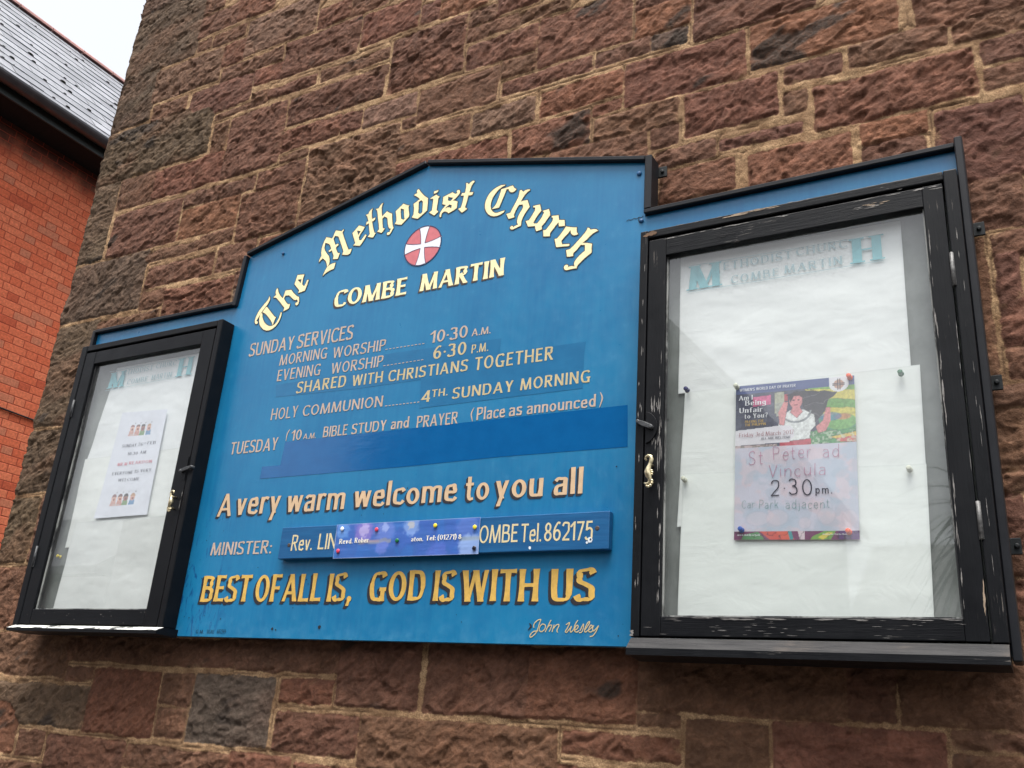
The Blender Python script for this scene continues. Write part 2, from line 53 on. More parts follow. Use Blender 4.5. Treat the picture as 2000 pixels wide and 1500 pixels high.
class Mat:
    """small node-tree builder"""
    def __init__(s, name):
        s.m = bpy.data.materials.new(name); s.m.use_nodes = True
        s.n = s.m.node_tree.nodes; s.l = s.m.node_tree.links; s.n.clear()
        s.out = s.n.new('ShaderNodeOutputMaterial'); s.p = s.n.new('ShaderNodeBsdfPrincipled')
        s.l.new(s.p.outputs[0], s.out.inputs[0])
    def set(s, **k):
        nm = dict(color='Base Color', rough='Roughness', metal='Metallic', spec='Specular IOR Level', coat='Coat Weight', coat_rough='Coat Roughness', normal='Normal', alpha='Alpha')
        for a, v in k.items(): s.put(s.p.inputs[nm[a]], v)
        return s
    def put(s, sock, v):
        if isinstance(v, bpy.types.NodeSocket): s.l.new(v, sock)
        else: sock.default_value = v
    def node(s, t, **k):
        n = s.n.new(t)
        for a, v in k.items(): setattr(n, a, v)
        return n
    def coord(s, scale=(1, 1, 1), kind='Object', rot=(0, 0, 0)):
        t = s.node('ShaderNodeTexCoord'); m = s.node('ShaderNodeMapping'); m.inputs['Scale'].default_value = scale; m.inputs['Rotation'].default_value = rot
        s.l.new(t.outputs[kind], m.inputs[0]); return m.outputs[0]
    def noise(s, scale, detail=4, rough=0.55, vec=None, dist=0.0):
        n = s.node('ShaderNodeTexNoise'); n.inputs['Scale'].default_value = scale; n.inputs['Detail'].default_value = detail
        n.inputs['Roughness'].default_value = rough; n.inputs['Distortion'].default_value = dist
        s.l.new(vec if vec is not None else s.coord(), n.inputs['Vector']); return n.outputs['Fac']
    def voronoi(s, scale, vec=None, feature='F1'):
        n = s.node('ShaderNodeTexVoronoi', feature=feature); n.inputs['Scale'].default_value = scale
        s.l.new(vec if vec is not None else s.coord(), n.inputs['Vector']); return n
    def ramp(s, fac, lo, hi, a=0.0, b=1.0):
        n = s.node('ShaderNodeMapRange', interpolation_type='SMOOTHSTEP'); s.put(n.inputs[0], fac)
        for i, v in zip((1, 2, 3, 4), (lo, hi, a, b)): n.inputs[i].default_value = v
        return n.outputs[0]
    def math(s, op, a, b=0.0):
        n = s.node('ShaderNodeMath', operation=op); s.put(n.inputs[0], a); s.put(n.inputs[1], b); return n.outputs[0]
    def mix(s, fac, a, b, mode='MIX'):
        n = s.node('ShaderNodeMix', data_type='RGBA', blend_type=mode); s.put(n.inputs[0], fac); s.put(n.inputs[6], a); s.put(n.inputs[7], b); return n.outputs[2]
    def attr(s, name):
        return s.node('ShaderNodeAttribute', attribute_name=name)
    def bump(s, h, strength=0.5, dist=0.002, normal=None):
        n = s.node('ShaderNodeBump'); n.inputs['Strength'].default_value = strength; n.inputs['Distance'].default_value = dist
        s.put(n.inputs['Height'], h)
        if normal is not None: s.l.new(normal, n.inputs['Normal'])
        return n.outputs[0]
    def hsv(s, col, h=0.5, sat=1.0, v=1.0):
        n = s.node('ShaderNodeHueSaturation'); s.put(n.inputs['Hue'], h); s.put(n.inputs['Saturation'], sat); s.put(n.inputs['Value'], v); s.put(n.inputs['Color'], col); return n.outputs[0]

def simple(name, col, rough=0.5, metal=0.0, spec=0.5, var=0.12, scale=30, bump=0.0):
    m = Mat(name); n = m.noise(scale)
    c = m.mix(m.ramp(n, 0.3, 0.7), tuple(v * (1 - var) for v in col[:3]) + (1,), tuple(min(1, v * (1 + var)) for v in col[:3]) + (1,))
    m.set(color=c, rough=rough, metal=metal, spec=spec)
    if bump: m.set(normal=m.bump(n, bump, 0.001))
    return m.m

ROOTLOC = {}
def rootloc(o):
    while o.parent: o = o.parent
    return Vector(o.location)
def thing(name, label, cat, loc, group=None):
    o = bpy.data.objects.new(name, None); COL.objects.link(o); o.location = loc; o.empty_display_size = 0.05
    o['label'] = label; o['category'] = cat
    if group: o['group'] = group
    return o
def tag(o, label, cat, group=None):
    o['label'] = label; o['category'] = cat
    if group: o['group'] = group
    return o
def link(name, me, mats, parent=None, smooth=False, loc=None):
    """world-space mesh -> object (a part under its thing, or a thing of its own with origin at loc)"""
    for m in (mats if isinstance(mats, (list, tuple)) else [mats]): me.materials.append(m)
    o = bpy.data.objects.new(name, me); COL.objects.link(o)
    base = rootloc(parent) if parent else Vector(loc or (0, 0, 0))
    me.transform(Matrix.Translation(-base))
    if parent: o.parent = parent
    else: o.location = base
    if smooth: me.polygons.foreach_set('use_smooth', [True] * len(me.polygons))
    return o
def mesh(verts, faces, name='m', idx=None):
    me = bpy.data.meshes.new(name); me.from_pydata(verts, [], faces)
    if idx: me.polygons.foreach_set('material_index', idx)
    me.update(); return me

class BM:
    """collects boxes, prisms and tubes into one mesh"""
    def __init__(s): s.b = bmesh.new()
    def box(s, x0, x1, y0, y1, z0, z1, bev=0.0, mi=0):
        vs = [s.b.verts.new(p) for p in ((x0, y0, z0), (x1, y0, z0), (x1, y1, z0), (x0, y1, z0), (x0, y0, z1), (x1, y0, z1), (x1, y1, z1), (x0, y1, z1))]
        fs = [s.b.faces.new([vs[i] for i in q]) for q in ((0, 3, 2, 1), (4, 5, 6, 7), (0, 1, 5, 4), (1, 2, 6, 5), (2, 3, 7, 6), (3, 0, 4, 7))]
        for f in fs: f.material_index = mi
        if bev:
            es = list({e for f in fs for e in f.edges})
            r = bmesh.ops.bevel(s.b, geom=es, offset=bev, segments=2, affect='EDGES', profile=0.5)
            for f in r['faces']: f.material_index = mi
        return s
    def prism(s, pts, axis, a, b, bev=0.0, mi=0):
        """polygon pts (2D) extruded along axis from a to b"""
        def P(p, t): return {'x': (t, p[0], p[1]), 'y': (p[0], t, p[1]), 'z': (p[0], p[1], t)}[axis]
        A = [s.b.verts.new(P(p, a)) for p in pts]; B = [s.b.verts.new(P(p, b)) for p in pts]
        fs = [s.b.faces.new(A), s.b.faces.new(B[::-1])]; n = len(pts)
        for i in range(n): fs.append(s.b.faces.new([A[(i + 1) % n], A[i], B[i], B[(i + 1) % n]]))
        for f in fs: f.material_index = mi
        bmesh.ops.recalc_face_normals(s.b, faces=fs)
        if bev:
            es = list({e for f in fs for e in f.edges})
            r = bmesh.ops.bevel(s.b, geom=es, offset=bev, segments=1, affect='EDGES', profile=0.5)
            for f in r['faces']: f.material_index = mi
        return s
    def tube(s, pts, rad, seg=10, mi=0, cap=True):
        pts = [Vector(p) for p in pts]; n = len(pts); rad = rad if isinstance(rad, (list, tuple)) else [rad] * n
        rings = []; up = None
        for i, p in enumerate(pts):
            d = (pts[min(i + 1, n - 1)] - pts[max(i - 1, 0)]).normalized()
            if up is None: up = d.orthogonal().normalized()
            up = (up - d * up.dot(d)).normalized(); w = d.cross(up)
            rings.append([s.b.verts.new(p + (up * math.cos(a) + w * math.sin(a)) * rad[i]) for a in (2 * math.pi * k / seg for k in range(seg))])
        fs = []
        for a, b in zip(rings, rings[1:]):
            for k in range(seg): fs.append(s.b.faces.new((a[k], a[(k + 1) % seg], b[(k + 1) % seg], b[k])))
        if cap: fs += [s.b.faces.new(rings[0][::-1]), s.b.faces.new(rings[-1])]
        for f in fs: f.material_index = mi; f.smooth = True
        return s
    def lathe(s, prof, c, axis=(0, -1, 0), seg=14, mi=0):
        """prof: (distance along axis, radius)"""
        ax = Vector(axis).normalized(); u = ax.orthogonal().normalized(); w = ax.cross(u); c = Vector(c); rings = []
        for t, r in prof: rings.append([s.b.verts.new(c + ax * t + (u * math.cos(a) + w * math.sin(a)) * max(r, 1e-5)) for a in (2 * math.pi * k / seg for k in range(seg))])
        for a, b in zip(rings, rings[1:]):
            for k in range(seg):
                f = s.b.faces.new((a[k], a[(k + 1) % seg], b[(k + 1) % seg], b[k])); f.smooth = True; f.material_index = mi
        f = s.b.faces.new(rings[-1]); f.material_index = mi
        return s
    def blob(s, c, r, seg=10, mi=0):
        r = r if isinstance(r, (tuple, list)) else (r, r, r)
        ret = bmesh.ops.create_icosphere(s.b, subdivisions=2, radius=1.0, matrix=Matrix.Translation(c) @ Matrix.Diagonal((*r, 1)))
        for v in ret['verts']:
            for f in v.link_faces: f.smooth = True; f.material_index = mi
        return s
    def me(s, name='m'):
        me = bpy.data.meshes.new(name); s.b.normal_update(); s.b.to_mesh(me); s.b.free(); return me

def ccw(q):
    a = sum(q[i][0] * q[(i + 1) % len(q)][1] - q[(i + 1) % len(q)][0] * q[i][1] for i in range(len(q)))
    return None if abs(a) < 1e-12 else (list(q) if a > 0 else list(q)[::-1])
def flatset(layers, y, step=0.00025):
    """layers: list of (polygons, material index); each polygon list is unioned (no coplanar overlap). Later layers lie a little prouder (towards -y)."""
    V, F, I = [], [], []
    for k, (polys, mi) in enumerate(layers):
        yy = y - step * k
        for p in polys:
            holes = []
            if isinstance(p, tuple): p, holes = p
            vs, fs = [], []
            groups = p if (p and isinstance(p[0][0], (list, tuple))) else [p]
            for q in groups:
                if len(q) < 3: continue
                q = ccw(q)
                if q is None: continue
                fs.append(list(range(len(vs), len(vs) + len(q)))); vs += [Vector(a) for a in q]
            nh0 = len(fs)
            for h in map(ccw, holes): fs.append(list(range(len(vs), len(vs) + len(h)))); vs += [Vector(a) for a in h]
            if not vs: continue
            eds = [(f[i], f[(i + 1) % len(f)]) for f in fs for i in range(len(f))]
            r = delaunay_2d_cdt(vs, eds, [], 0, 1e-7)
            P_ = np.array([(v.x, v.y) for v in r[0]]); T_ = np.array([list(f) for f in r[2]])
            if len(T_) == 0: continue
            cen = P_[T_].mean(1); inside = np.zeros(len(T_), bool); area = np.cross(P_[T_[:, 1]] - P_[T_[:, 0]], P_[T_[:, 2]] - P_[T_[:, 0]])
            for k_, f in enumerate(fs):
                q = np.array([vs[i][:] for i in f])
                box = (cen[:, 0] >= q[:, 0].min()) & (cen[:, 0] <= q[:, 0].max()) & (cen[:, 1] >= q[:, 1].min()) & (cen[:, 1] <= q[:, 1].max())
                ix = np.where(box)[0]
                if not len(ix): continue
                x_, y_ = cen[ix, 0], cen[ix, 1]; ins = np.zeros(len(ix), bool)
                for i in range(len(q)):
                    (xa, ya), (xb, yb) = q[i], q[(i + 1) % len(q)]
                    if ya != yb: ins ^= ((ya > y_) != (yb > y_)) & (x_ < (xb - xa) * (y_ - ya) / (yb - ya) + xa)
                if k_ >= nh0: inside[ix[ins]] = False
                else: inside[ix[ins]] = True
            b = len(V); V += [(float(x_), yy, float(z_)) for x_, z_ in P_]
            for f, ok, ar in zip(T_, inside, area):
                if ok and abs(ar) > 1e-13:
                    f = f if ar > 0 else f[::-1]
                    F.append([b + int(i) for i in f]); I.append(mi)
    return mesh(V, F, 'flat', I)

def disc(c, r, n=10): return [(c[0] + r * math.cos(2 * math.pi * i / n), c[1] + r * math.sin(2 * math.pi * i / n)) for i in range(n)]
def outline_group(polys, w):
    """polygons (all in one group) covering a band of width w round each edge"""
    g = []
    for p in polys:
        n = len(p)
        for i in range(n):
            a, b = Vector(p[i]), Vector(p[(i + 1) % n]); d = b - a
            if d.length < 1e-7: continue
            nrm = Vector((-d.y, d.x)).normalized() * w
            g.append([tuple(a + nrm), tuple(a - nrm), tuple(b - nrm), tuple(b + nrm)]); g.append(disc(a, w, 6))
    return g
def shade_group(polys, off):
    g = []
    for p in polys:
        n = len(p); g.append([(x + off[0], z + off[1]) for x, z in p])
        for i in range(n):
            a, b = p[i], p[(i + 1) % n]
            g.append([a, b, (b[0] + off[0], b[1] + off[1]), (a[0] + off[0], a[1] + off[1])])
    return g

# ------------------------------------------------------------------ brush lettering (skeleton strokes swept with a flat brush)
def spline(P, n=7):
    P = [Vector(p) for p in P]
    if len(P) < 3: return P
    out = []
    Q = [P[0] * 2 - P[1]] + P + [P[-1] * 2 - P[-2]]
    for i in range(1, len(Q) - 2):
        a, b, c, d = Q[i - 1], Q[i], Q[i + 1], Q[i + 2]
        for k in range(n):
            t = k / n
            out.append(0.5 * ((2 * b) + (c - a) * t + (2 * a - 5 * b + 4 * c - d) * t * t + (3 * b - a - 3 * c + d) * t ** 3))
    out.append(P[-1]); return out
def clipz(p, lo, hi):
    for lim, sgn in ((lo, 1), (hi, -1)):
        q = []
        for i in range(len(p)):
            a, b = p[i], p[(i + 1) % len(p)]; ia, ib = sgn * (a[1] - lim) >= 0, sgn * (b[1] - lim) >= 0
            if ia: q.append(a)
            if ia != ib:
                t = (lim - a[1]) / (b[1] - a[1]); q.append((a[0] + (b[0] - a[0]) * t, lim))
        p = q
        if len(p) < 3: return []
    return p
def glyph(ch, v, h, mono=False):
    """strokes of a letter: ('l', p, q, lo, hi) straight, ('c', points) curved, ('o', cx, cy, rx, ry) ring, ('d', x, y, r) dot; and its width"""
    a, b = v / 2, h / 2; X = 0.66
    def S(x, lo=0, hi=1): return ('l', (x, lo), (x, hi), lo, hi)
    def H(y, x0, x1): return ('l', (x0, y), (x1, y), y - b, y + b)
    def D(p, q, lo=0, hi=1): return ('l', p, q, lo, hi)
    def C(*p): return ('c', p)
    t = 1 - b
    G = {
     'A': ([D((a * .6, 0), (.33, 1)), D((.33, 1), (.66 - a, 0)), H(.31, .12, .54)], .66),
     'B': ([S(a), C((a, t), (.26, t), (.44, .9), (.5 - a, .76), (.42, .6), (.26, .53), (a, .53)), C((a, .53), (.3, .53), (.48, .44), (.57 - a, .27), (.47, .09), (.3, b), (a, b))], .57),
     'C': ([C((.56, .8), (.5, .93), (.36, t), (.17, .88), (a, .5), (.17, .12), (.36, b), (.5, .07), (.57, .2))], .58),
     'D': ([S(a), C((a, t), (.22, t), (.45, .88), (.62 - a, .5), (.45, .12), (.22, b), (a, b))], .62),
     'E': ([S(a), H(t, a, .45), H(.52, a, .4), H(b, a, .47)], .47),
     'F': ([S(a), H(t, a, .46), H(.5, a, .4)], .46),
     'G': ([C((.57, .82), (.5, .94), (.36, t), (.17, .88), (a, .5), (.17, .12), (.36, b), (.5, .06), (.6 - a, .16)), S(.62 - a, 0, .46), H(.46 - b, .4, .66)], .66),
     'H': ([S(a), S(.62 - a), H(.5, a, .62 - a)], .62),
     'I': ([S(a)], v),
     'J': ([C((.36 - a, 1), (.36 - a, .3), (.27, .06), (.12, b), (.0, .14))], .36),
     'K': ([S(a), D((a, .42), (.56 - a, 1)), D((.2, .58), (.6 - a, 0))], .6),
     'L': ([S(a), H(b, a, .46)], .46),
     'M': ([D((a * .7, 0), (.13, 1)), D((.13, 1), (.4, 0.0)), D((.4, 0.0), (.68, 1)), D((.68, 1), (.8 - a, 0))], .8),
     'N': ([S(a), D((a, 1), (.62 - a, 0)), S(.62 - a)], .62),
     'O': ([('o', .34, .5, .34, .5)], .68),
     'P': ([S(a), C((a, t), (.26, t), (.45, .9), (.52 - a, .73), (.43, .54), (.26, .46), (a, .46))], .52),
     'R': ([S(a), C((a, t), (.26, t), (.45, .9), (.51 - a, .74), (.43, .56), (.26, .48), (a, .48)), D((.24, .5), (.57 - a, 0))], .57),
     'S': ([C((.47, .83), (.4, .95), (.26, t), (.1, .9), (a + .01, .75), (.1, .6), (.26, .51), (.42, .4), (.52 - a, .25), (.42, .08), (.25, b), (.1, .05), (.02, .18))], .52),
     'T': ([H(t, 0, .54), S(.27)], .54),
     'U': ([C((a, 1), (a, .7), (a, .36), (.13, .1), (.3, b), (.47, .1), (.6 - a, .36), (.6 - a, .7), (.6 - a, 1))], .6),
     'V': ([D((a, 1), (.3, 0)), D((.3, 0), (.6 - a, 1))], .6),
     'W': ([D((a, 1), (.24, 0)), D((.24, 0), (.45, 1)), D((.45, 1), (.68, 0)), D((.68, 0), (.9 - a, 1))], .9),
     'X': ([D((a, 1), (.58 - a, 0)), D((.58 - a, 1), (a, 0))], .58),
     'Y': ([D((a, 1), (.28, .42), .38, 1), D((.56 - a, 1), (.28, .42), .38, 1), S(.28, 0, .48)], .56),
     'Z': ([H(t, 0, .52), H(b, 0, .54), D((.5 - a, 1), (a, 0))], .54),
     '0': ([('o', .27, .5, .27, .5)], .54),
     '1': ([S(.2), D((.0, .76), (.2, .97), .7, 1)], .2 + a),
     '2': ([C((.03, .78), (.1, .93), (.25, t), (.4, .9), (.47 - a, .72), (.4, .5), (.2, .24), (.06, b)), H(b, .02, .48)], .48),
     '3': ([C((.03, .85), (.1, .95), (.22, t), (.36, .9), (.43 - a, .76), (.36, .6), (.19, .53)), C((.19, .53), (.36, .47), (.47 - a, .28), (.38, .08), (.22, b), (.09, .05), (.01, .17))], .47),
     '4': ([S(.37), H(.28, 0, .5), D((.37, 1), (.03, .28), .28 - b, 1)], .5),
     '5': ([H(t, .1, .44), D((.12, 1), (.08, .52), .5, 1), C((.08, .53), (.24, .62), (.4, .54), (.47 - a, .32), (.39, .1), (.22, b), (.09, .05), (.01, .16))], .47),
     '6': ([C((.44, .93), (.3, .97), (.16, .8), (.06, .55), (a, .31)), ('o', .25, .31, .25, .31)], .5),
     '7': ([H(t, 0, .46), D((.43, 1), (.14, 0))], .46),
     '8': ([('o', .25, .74, .21, .26), ('o', .25, .27, .25, .27)], .5),
     '9': ([C((.06, .07), (.2, .03), (.34, .2), (.44, .45), (.5 - a, .69)), ('o', .25, .69, .25, .31)], .5),
     'a': ([C((.05, .53), (.13, .62), (.24, X - b), (.36, .6), (.44 - a, .46), (.44 - a, .2), (.44 - a, 0)), C((.44 - a, .4), (.26, .37), (.11, .32), (a, .18), (.1, .05), (.2, b), (.34, .06), (.44 - a, .2))], .45),
     'b': ([S(a), ('o', .25, X / 2, .24, X / 2)], .5),
     'c': ([C((.41, .52), (.34, .62), (.24, X - b), (.1, .56), (a, .33), (.1, .1), (.24, b), (.34, .05), (.42, .15))], .42),
     'd': ([S(.48 - a), ('o', .24, X / 2, .24, X / 2)], .48),
     'e': ([C((a, .36), (.22, .36), (.45 - a, .36), (.43 - a, .52), (.33, .63), (.24, X - b), (.11, .57), (a, .33), (.1, .1), (.24, b), (.35, .05), (.43, .15))], .45),
     'f': ([C((.36, .9), (.27, .97), (.17, .88), (.16, .66), (.16, 0)), H(X - b, 0, .32)], .34),
     'g': ([('o', .23, X / 2 + .02, .23, X / 2 - .02), C((.46 - a, X), (.46 - a, .1), (.4, -.2), (.22, -.26), (.04, -.18))], .46),
     'h': ([S(a), C((a, .42), (.14, .58), (.26, X - b), (.38, .58), (.46 - a, .42), (.46 - a, 0))], .46),
     'i': ([S(a, 0, X), ('d', a, .86, a * 1.15)], v),
     'j': ([C((a + .1, X), (a + .1, 0), (.06, -.2), (-.04, -.22)), ('d', a + .1, .86, a * 1.15)], v + .1),
     'k': ([S(a), D((a, .26), (.42 - a, X), .2, X), D((.16, .4), (.46 - a, 0), 0, .5)], .46),
     'l': ([S(a)], v),
     'm': ([S(a, 0, X), C((a, .42), (.12, .58), (.22, X - b), (.32, .58), (.38, .42), (.38, 0)), C((.38, .42), (.46, .58), (.56, X - b), (.66, .58), (.74 - a, .42), (.74 - a, 0))], .74),
     'n': ([S(a, 0, X), C((a, .42), (.14, .58), (.26, X - b), (.38, .58), (.46 - a, .42), (.46 - a, 0))], .46),
     'o': ([('o', .25, X / 2, .25, X / 2)], .5),
     'p': ([S(a, -.28, X), ('o', .25, X / 2, .24, X / 2)], .49),
     'r': ([S(a, 0, X), C((a, .4), (.13, .57), (.22, .62), (.34, .58))], .33),
     's': ([C((.35, .54), (.29, .63), (.2, X - b), (.08, .6), (a, .49), (.1, .38), (.22, .32), (.34, .25), (.38 - a, .15), (.3, .04), (.19, b), (.08, .04), (.01, .13))], .38),
     't': ([C((.14, .9), (.14, .5), (.14, .17), (.2, .04), (.32, .06)), H(X - b, 0, .31)], .33),
     'u': ([S(.46 - a, 0, X), C((a, X), (a, .28), (.1, .08), (.2, b), (.33, .07), (.46 - a, .26))], .46),
     'v': ([D((a, X), (.22, 0), 0, X), D((.22, 0), (.44 - a, X), 0, X)], .44),
     'w': ([D((a, X), (.18, 0), 0, X), D((.18, 0), (.34, X), 0, X), D((.34, X), (.5, 0), 0, X), D((.5, 0), (.68 - a, X), 0, X)], .68),
     'x': ([D((a, X), (.42 - a, 0), 0, X), D((.42 - a, X), (a, 0), 0, X)], .42),
     'y': ([D((a, X), (.24, .02), .0, X), D((.46 - a, X), (.12, -.28), -.28, X)], .46),
     'z': ([H(X - b, 0, .38), H(b, 0, .4), D((.36 - a, X), (a, 0), 0, X)], .4),
     '.': ([('d', a, a, a * 1.1)], v), ',': ([D((a * 1.3, .14), (a * .4, -.16), -.16, .14), ('d', a * 1.2, a, a * 1.15)], v),
     ':': ([('d', a, a, a * 1.1), ('d', a, .55, a * 1.1)], v), '·': ([('d', a, .45, a * 1.1)], v), "'": ([S(a, .72, 1)], v),
     '(': ([C((.2, 1.08), (.06, .75), (.03, .4), (.07, .1), (.2, -.15))], .2), ')': ([C((0, 1.08), (.14, .75), (.17, .4), (.13, .1), (0, -.15))], .2),
     '?': ([C((.02, .8), (.1, .94), (.22, t), (.36, .9), (.42 - a, .72), (.32, .52), (.22, .4), (.22, .26)), ('d', .22, a, a * 1.15)], .44),
     '/': ([D((0, 0), (.3, 1))], .3), '-': ([H(.38, 0, .26)], .26),
    }
    return G.get(ch, ([], .3))
def letter_polys(ch, v, h, flare=0.0, asym=0.0, serif=0.0):
    st, adv = glyph(ch, v, h); polys = []
    def hw(d):
        d = d.normalized(); w = math.sqrt((v * d.y) ** 2 + (h * d.x) ** 2) / 2
        if d.x * d.y > 0.12: w *= 1 - asym
        elif d.x * d.y < -0.12: w *= 1 + asym * .25
        return w
    def sweep(pts, fl):
        L, R = [], []; n = len(pts)
        for i, p in enumerate(pts):
            d = pts[min(i + 1, n - 1)] - pts[max(i - 1, 0)]
            u = abs(2 * i / (n - 1) - 1); w = hw(d) * (1 + fl * u ** 2.2 - fl * .25)
            nr = Vector((-d.y, d.x)).normalized() * w; L.append(tuple(p + nr)); R.append(tuple(p - nr))
        return L + R[::-1]
    for s in st:
        if s[0] == 'l':
            p, q, lo, hi = Vector(s[1]), Vector(s[2]), s[3], s[4]; d = q - p
            diag = abs(d.x) > 1e-4 and abs(d.y) > 1e-4
            if diag: e = d.normalized() * v * .6; p2, q2 = p - e, q + e
            else: p2, q2 = p, q
            pts = [p2 + (q2 - p2) * (k / 6) for k in range(7)]
            fl = flare if (abs(d.y) > 1e-4 or serif == 0) else 0
            po = sweep(pts, fl)
            if diag or abs(d.x) < 1e-4: po = clipz(po, lo, hi)
            if len(po) > 2: polys.append(po)
            if serif and abs(d.y) > .3:
                for e0, yy in ((p, s[3]), (q, s[3])):
                    pass
                for e in (p, q):
                    if abs(e.y - hi) < .02 or abs(e.y - lo) < .02:
                        y0 = hi - h * .9 if abs(e.y - hi) < .02 else lo
                        polys.append([(e.x - v / 2 - serif, y0), (e.x + v / 2 + serif, y0), (e.x + v / 2 + serif, y0 + h * .9), (e.x - v / 2 - serif, y0 + h * .9)])
        elif s[0] == 'c':
            po = sweep(spline(s[1], 6), flare * .6); n = len(po) // 2
            for i in range(n - 1): polys.append([po[i], po[i + 1], po[2 * n - 2 - i], po[2 * n - 1 - i]])
        elif s[0] == 'o':
            _, cx, cy, rx, ry = s; n = 28
            O = [(cx + rx * math.cos(2 * math.pi * i / n), cy + ry * math.sin(2 * math.pi * i / n)) for i in range(n + 1)]
            N = [(cx + (rx - v) * math.cos(2 * math.pi * i / n), cy + (ry - h) * math.sin(2 * math.pi * i / n)) for i in range(n + 1)]
            
            for i in range(n): polys.append([O[i], O[i + 1], N[i + 1], N[i]])
        elif s[0] == 'd': polys.append(disc((s[1], s[2]), s[3], 12))
    return polys, adv
def text(t, x0, x1, zb, cap, v=.15, h=.11, flare=0.1, asym=0.15, serif=0.0, gap=.12, jit=0.0, rot=0.0, fit=True, rnd=None):
    """list of letters, each a list of polygons in (x, z)"""
    items, cur = [], 0.0
    for ch in t:
        if ch == ' ': cur += .34; continue
        p, adv = letter_polys(ch, v, h, flare, asym, serif); items.append((p, cur)); cur += adv + gap
    tot = cur - gap; sx = (x1 - x0) / tot if fit else cap
    out = []; ca, sa = math.cos(rot), math.sin(rot)
    for p, c in items:
        jy = (rnd.uniform(-jit, jit) if rnd else 0) * cap; jr = (rnd.uniform(-jit, jit) if rnd else 0)
        g = []
        for q in p:
            w = []
            for x, z in q:
                X = (c + x) * sx + z * cap * jr; Z = z * cap + jy
                w.append((x0 + X * ca - Z * sa, zb + X * sa + Z * ca))
            g.append(w)
        out.append(g)
    return out

# ------------------------------------------------------------------ numpy value noise
_rng = np.random.RandomState(7); _T = _rng.rand(256, 256)
def vnoise(x, y, seed=0):
    xi = np.floor(x).astype(np.int64); yi = np.floor(y).astype(np.int64); fx = x - xi; fy = y - yi
    u = fx * fx * fx * (fx * (fx * 6 - 15) + 10); w = fy * fy * fy * (fy * (fy * 6 - 15) + 10)
    def g(i, j): return _T[(i + seed * 37) & 255, (j + seed * 91) & 255]
    a, b, c, d = g(xi, yi), g(xi + 1, yi), g(xi, yi + 1), g(xi + 1, yi + 1)
    return a + (b - a) * u + (c - a) * w + (a - b - c + d) * u * w
def fbm(x, y, seed=0, oct=4, gain=.5):
    s = 0; amp = 1.0; tot = 0
    for k in range(oct):
        s = s + amp * vnoise(x * 2 ** k + 13.7 * k, y * 2 ** k + 7.3 * k, seed + k); tot += amp; amp *= gain
    return s / tot
def facets(x, y, seed=0):
    """tilted planar chips: a height per point from the nearest jittered cell's own slope"""
    xi = np.floor(x).astype(np.int64); yi = np.floor(y).astype(np.int64); best = np.full(x.shape, 9.0); h = np.zeros(x.shape)
    for i in (-1, 0, 1):
        for j in (-1, 0, 1):
            a, b = (xi + i + seed * 31) & 255, (yi + j + seed * 57) & 255
            px_ = xi + i + _T[a, b]; py_ = yi + j + _T[b, (a + 101) & 255]; dx, dy = x - px_, y - py_; d = dx * dx + dy * dy
            t = (_T[(a + 17) & 255, b] - .5) * 2 * dx + (_T[a, (b + 29) & 255] - .5) * 2 * dy + (_T[(b + 51) & 255, (a + 7) & 255] - .5) * .5
            w_ = d < best; best = np.where(w_, d, best); h = np.where(w_, t, h)
    return h
def sstep(a, b, x):
    t = np.clip((x - a) / (b - a), 0, 1); return t * t * (3 - 2 * t)
def grid_mesh(X, Y, Z, name='grid'):
    """structured grid arrays (rows, cols) -> mesh; front faces -y when x grows with cols and z with rows"""
    r, c = X.shape; me = bpy.data.meshes.new(name)
    co = np.stack([X, Y, Z], -1).reshape(-1, 3).astype(np.float32)
    i = np.arange(r * c).reshape(r, c); q = np.stack([i[:-1, :-1], i[:-1, 1:], i[1:, 1:], i[1:, :-1]], -1).reshape(-1, 4)
    me.vertices.add(r * c); me.vertices.foreach_set('co', co.ravel())
    me.loops.add(q.size); me.loops.foreach_set('vertex_index', q.ravel().astype(np.int32))
    me.polygons.add(len(q)); me.polygons.foreach_set('loop_start', np.arange(0, q.size, 4, dtype=np.int32))
    me.polygons.foreach_set('use_smooth', np.ones(len(q), dtype=bool))
    me.update(calc_edges=True); return me
def put_color(me, name, arr):
    a = me.attributes.new(name, 'FLOAT_COLOR', 'POINT'); n = len(me.vertices); d = np.ones((n, 4), np.float32); d[:, :3] = arr.reshape(n, 3); a.data.foreach_set('color', d.ravel())
def put_float(me, name, arr):
    a = me.attributes.new(name, 'FLOAT', 'POINT'); a.data.foreach_set('value', arr.ravel().astype(np.float32))

# ================================================================== SETTING
ground_m = Mat('asphalt'); _n = ground_m.noise(60, 6, .7)
ground_m.set(color=ground_m.mix(_n, (.025, .025, .026, 1), (.05, .049, .047, 1)), rough=.9, normal=ground_m.bump(_n, .6, .01))
gm = mesh([(-300, -300, 0), (300, -300, 0), (300, 300, 0), (-300, 300, 0)], [(0, 1, 2, 3)])
g_o = link('ground', gm, ground_m.m); g_o['kind'] = 'structure'
pave_m = simple('paving', (.085, .083, .08, 1), .85, var=.2, scale=14)
pb = BM(); pb.box(-7.9, 30, -2.6, 0.035, 0.004, .13, .01)
p_o = link('pavement', pb.me(), pave_m); p_o['kind'] = 'structure'

